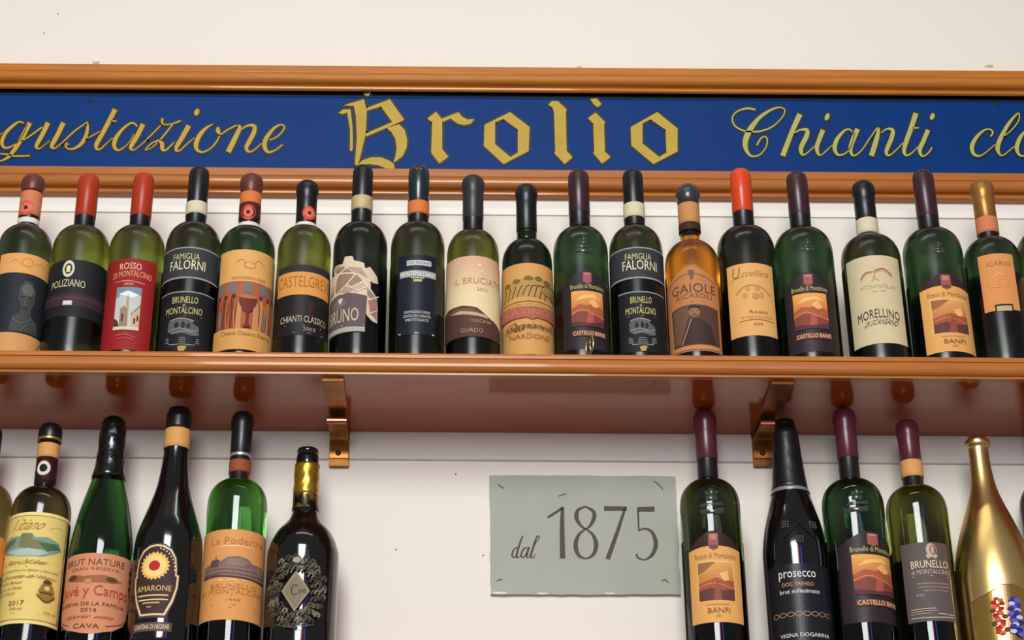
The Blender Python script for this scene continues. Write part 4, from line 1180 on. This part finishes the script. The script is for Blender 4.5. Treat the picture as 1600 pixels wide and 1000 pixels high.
b.label(208, 268, 972, 986, (88, 68, 60), [('t', 'CANTINA DI NEGRAR', .08, .94, .22, .78, (226, 204, 170))], name='lower_label', back=False)

b = Bottle(LOW, 366, 870, 95, 378, 646, 748, 826, GREENB, 'bright green bottle with large tan label showing a hill town')
b.capsule(CAP_BLACK, 745, 'smooth', 'capsule', .0002)
b.capsule(CAP_BLACK, 716, 'dome', 'capsule_sleeve', .0008)
b.band(705, 710, SILV, .0012, 'silver_line')
b.band(716, 735, paper((150, 76, 48)), .0012)
PB = (124, 96, 88)
ops = [('t', 'La Poderina', .25, .86, .085, .165, (186, 116, 52)), ('l', [(.36, .19), (.55, .185), (.72, .195)], 1.0, (244, 206, 150)), ('p', [(.16, .54), (.16, .40), (.25, .38), (.26, .34), (.31, .33), (.32, .28), (.335, .33), (.36, .34), (.37, .36), (.45, .31), (.55, .30), (.66, .32), (.72, .37), (.85, .37), (.92, .41), (.92, .56), (.7, .545), (.4, .53)], PB),
       ('p', [(.25, .42), (.26, .34), (.36, .34), (.35, .43)], (92, 70, 66)), ('p', [(.40, .40), (.46, .33), (.6, .32), (.68, .37), (.6, .41)], (140, 112, 100)), ('r', .78, .91, .39, .47, (138, 108, 96))]
for i in range(5):
    y = .43 + .022 * i
    ops.append(('l', [(.17, y), (.4, y - .006), (.65, y + .006), (.91, y + .004)], .5, (84, 62, 58) if i % 2 else (166, 138, 122)))
ops += [('l', [(.16, .525), (.3, .515), (.5, .53), (.8, .545), (.92, .55)], 1.8, (70, 50, 46)), ('l', [(.36, .565), (.66, .565)], .8, (246, 214, 160)), ('t', 'BRUNELLO', .28, .78, .605, .655, (190, 128, 66)), ('t', 'DI MONTALCINO', .14, .90, .665, .715, (190, 128, 66)), ('l', [(.14, .735), (.88, .735)], .5, (176, 116, 58)), ('t', '1998', .46, .60, .77, .795, (176, 116, 58)), ('l', [(.3, .84), (.78, .84)], .5, (176, 116, 58)), ('l', [(.2, .87), (.8, .87)], .4, (176, 116, 58))]
b.label(314, 412, 827, 968, (214, 148, 84), ops)

b = Bottle(LOW, 471, 930, 113, 482, 701, 800, 800, BLACKB, 'black bottle with gold foil neck and silvery wreath label', shape=[(703, 31), (707, 34), (713, 30), (717, 35), (770, 37), (795, 38), (810, 46), (821, 62), (832, 82), (844, 96), (857, 106), (880, 113), (970, 113)], name='sparkling_wine_bottle')
b.shape_follow = True
foil_sleeve(b, 722, 770, GFOIL, .0014, .0004, 'gold_foil')
foil_sleeve(b, 769, 793, mat('patterned_gold_foil', (150, 120, 54), .35, metal=.8, rgb2=(40, 34, 22), scale=70, sharp=(.45, .55)), .0013, 0, 'patterned_foil')
SV = [(92, 82, 66), (122, 110, 88), (58, 52, 46), (76, 68, 54)]
ops = []
for k in range(110):
    a = 2 * math.pi * k / 110 * 3.02
    rr = .62 + .34 * ((k * 7) % 5) / 4
    x, y = .5 + .5 * rr * math.cos(a), .5 + .48 * rr * math.sin(a)
    ops.append(('l', [(x - .05, y + .02), (x - .01, y - .035), (x + .04, y - .01), (x + .01, y + .02)], 1.8 + (k % 3) * .7, SV[k % 4]))
ops += [('p', [(.5, .24), (.72, .5), (.5, .78), (.28, .5)], (146, 132, 104)), ('p', [(.5, .28), (.68, .5), (.5, .74), (.32, .5)], (128, 114, 88)), ('l', [(.54, .45), (.47, .43), (.44, .50), (.47, .56), (.54, .54)], 1.1, (40, 34, 28)), ('t', 'avit', .55, .66, .47, .54, (40, 34, 28)), ('e', .5, .10, .06, .04, (160, 150, 130)), ('l', [(.2, .93), (.5, .98), (.8, .93)], .6, (110, 104, 96))]
b.label(425, 505, 866, 985, (14, 14, 15), ops, outline=[(.5 + .56 * math.cos(t * math.pi / 14), .5 + .5 * math.sin(t * math.pi / 14)) for t in range(28)], m=BLACKB, back=False)

b = Bottle(LOW, 1114, 870, 95, 1100, 643, 748, 828, OLIVEDC, 'bottle with maroon capsule and tan landscape label on lower shelf beside the plaque')
b.capsule(CAP_BLACK, 744, 'smooth', 'capsule', .0002)
b.capsule(CAP_WINE, 714, 'dome', 'capsule_sleeve', .0009)
emblem(b, 1112, 786, 1.0)
tan_castle(b, 1079, 1157, 829, 972)

b = Bottle(LOW, 1245, 900, 105, 1227, 657, 765, 765, BLACKB, 'black foil sparkling bottle with silver neck ring and white lettering', RMAX=.0412, shape=[(659, 30), (664, 32), (668, 32), (670, 35), (700, 40), (734, 46), (765, 54), (791, 69), (829, 90), (867, 101), (905, 105), (970, 105)], name='sparkling_wine_bottle')
b.shape_follow = True
foil_sleeve(b, 669, 764, mat('matt_black_foil', (18, 18, 20), .35, bump=.5, scale=30, detail=2), .0010, .0003)
b.band(762, 768, SILV, .0014, 'silver_ring')
EMBK = mat('raised_black_glass', (46, 46, 50), .18, coat=.8)
for gx, gy in ((1226, 818), (1250, 842), (1272, 818)):
    bm = bmesh.new()
    for k in range(9):
        u, v = (k % 3 - 1) * 4.2, (k // 3 - 1) * 4.0
        a0 = b.ang(gx + u, gy)
        z = b.zf(gy + v, b.rad(b.zf(gy, b.R)))
        r = bmesh.ops.create_icosphere(bm, subdivisions=1, radius=.0022)
        bmesh.ops.translate(bm, vec=b.pt(a0, z, .0004), verts=r['verts'])
    link('embossed_grapes', bm, EMBK, b.root, True)
bm = bmesh.new()
for pl in ([(1221, 840), (1236, 828), (1247, 816)], [(1247, 816), (1262, 828), (1278, 842)]):
    for (xa, ya), (xb, yb) in zip(pl, pl[1:]):
        q = []
        for x, y, d in ((xa, ya, -1.4), (xb, yb, -1.4), (xb, yb, 1.4), (xa, ya, 1.4)):
            z = b.zf(y + d, b.rad(b.zf(y, b.R)))
            q.append(bm.verts.new(b.pt(b.ang(x, y), z, .0016)))
        bm.faces.new(q)
bmesh.ops.solidify(bm, geom=bm.faces[:], thickness=.0016)
link('embossed_chevron', bm, EMBK, b.root)
PW = (226, 220, 208)
ops = [('t', 'prosecco', .22, .72, .10, .22, PW), ('t', 'DOC TREVISO', .26, .68, .245, .295, (214, 150, 100)), ('t', 'brut millesimato', .22, .76, .335, .39, PW), ('t', 'VIGNA DOGARINA', .18, .86, .905, .955, PW)]
for ph in (0, math.pi):
    ops.append(('l', [(.08 + i * .021, .66 + .030 * math.sin(i * .62 + ph)) for i in range(41)], .6, (206, 150, 110)))
b.label(1203, 1298, 880, 1000, (30, 29, 34), ops, rough=.35, back=False)

b = Bottle(LOW, 1340, 870, 97, 1324, 641, 748, 828, GREENC, 'bottle with wine red capsule and dark sunset label on lower shelf', Y=2.205)
b.capsule(CAP_BLACK, 745, 'smooth', 'capsule', .0002)
b.capsule(CAP_WINE, 712, 'dome', 'capsule_sleeve', .0009)
emblem(b, 1340, 784, .9)
dark_castle(b, 1313, 1395, 829, 972, .98)

b = Bottle(LOW, 1440, 870, 96, 1419, 659, 758, 834, OLIVEC, 'olive green bottle with grey brown label and tan neck band, beside the gold bottle')
b.capsule(CAP_BLACK, 755, 'smooth', 'capsule', .0002)
b.capsule(CAP_WINE, 717, 'dome', 'capsule_sleeve', .0009)
b.band(716, 742, TANC, .0013)
BL, BW = (190, 168, 148), (232, 206, 172)
b.label(1413, 1485, 847, 970, (92, 80, 76), [('e', .63, .10, .11, .085, (180, 168, 156)), ('p', [(.5, .17), (.62, .14), (.76, .17), (.7, .215), (.63, .19), (.55, .215)], (180, 168, 156)), ('e', .66, .10, .065, .065, (92, 64, 58)), ('e', .65, .10, .04, .055, (206, 150, 124)), ('t', 'BRUNELLO', .20, .96, .235, .33, BW), ('t', 'di MONTALCINO', .20, .98, .35, .41, BL), ('l', [(.2, .435), (.96, .435)], .7, BL),
    ('t', 'DENOMINAZIONE DI ORIGINE', .28, .92, .52, .54, BL), ('t', 'CONTROLLATA E GARANTITA', .28, .96, .565, .585, BL), ('t', 'PRODOTTO IN ITALIA', .4, .88, .61, .63, BL), ('t', '2002', .24, .4, .66, .69, BL), ('r', .1, .6, .84, .85, BL), ('r', .1, .62, .87, .878, BL), ('r', .1, .5, .90, .908, BL), ('l', [(.1, .95), (.5, .96), (.96, .95)], 1.2, BL), ('l', [(.62, .91), (.96, .92)], 1.2, BL)])

b = Bottle(LOW, 1558, 930, 130, 1529, 683, 760, 760, GOLDB, 'large shiny gold bottle with red and blue flower label at the right end', shape=[(684, 26), (688, 31), (691, 38), (698, 38), (704, 31), (734, 33), (764, 41), (791, 58), (817, 78), (844, 97), (880, 116), (920, 127), (985, 130)], name='sparkling_wine_bottle', lip=True, RMAX=.0515)
b.shape_follow = True
ops = [('l', [(.02, .99), (.0, .30), (.04, .22), (.4, .12), (.62, .02), (.85, .02)], 1.0, (110, 74, 30))]
for k in range(22):
    ops.append(('e', .50 + .11 * math.sin(k * 2.4) * (1 if k % 2 else .6) + .03 * (k / 22), .24 + k * .026, .06, .032, [(190, 34, 34), (224, 80, 60), (160, 20, 30), (90, 60, 20)][k % 4]))
    ops.append(('e', .82 + .08 * math.sin(k * 1.9), .24 + k * .028, .065, .034, [(52, 44, 150), (90, 90, 190), (40, 34, 110), (190, 190, 210)][k % 4]))
b.label(1522, 1600, 912, 1010, (230, 186, 100), ops, m=mat('gold_label_foil', (232, 188, 100), .2, metal=1.), outline=[(0, .30), (.04, .22), (.4, .12), (.62, .02), (.85, .0), (1.2, .1), (1.2, 1), (0.02, 1)], back=False)

b = Bottle(LOW, 1648, 870, 96, 1626, 660, 752, 828, BLACKG, 'dark bottle cut off at the right end of lower shelf beside the gold bottle', RMAX=.036, Y=2.260)
b.capsule(CAP_BLACK, 745, 'smooth')
b.label(1620, 1700, 850, 960, (206, 150, 90), [('l', [(.15, .12), (.85, .12)], .6, (150, 100, 54)), ('l', [(.15, .88), (.85, .88)], .6, (150, 100, 54))])
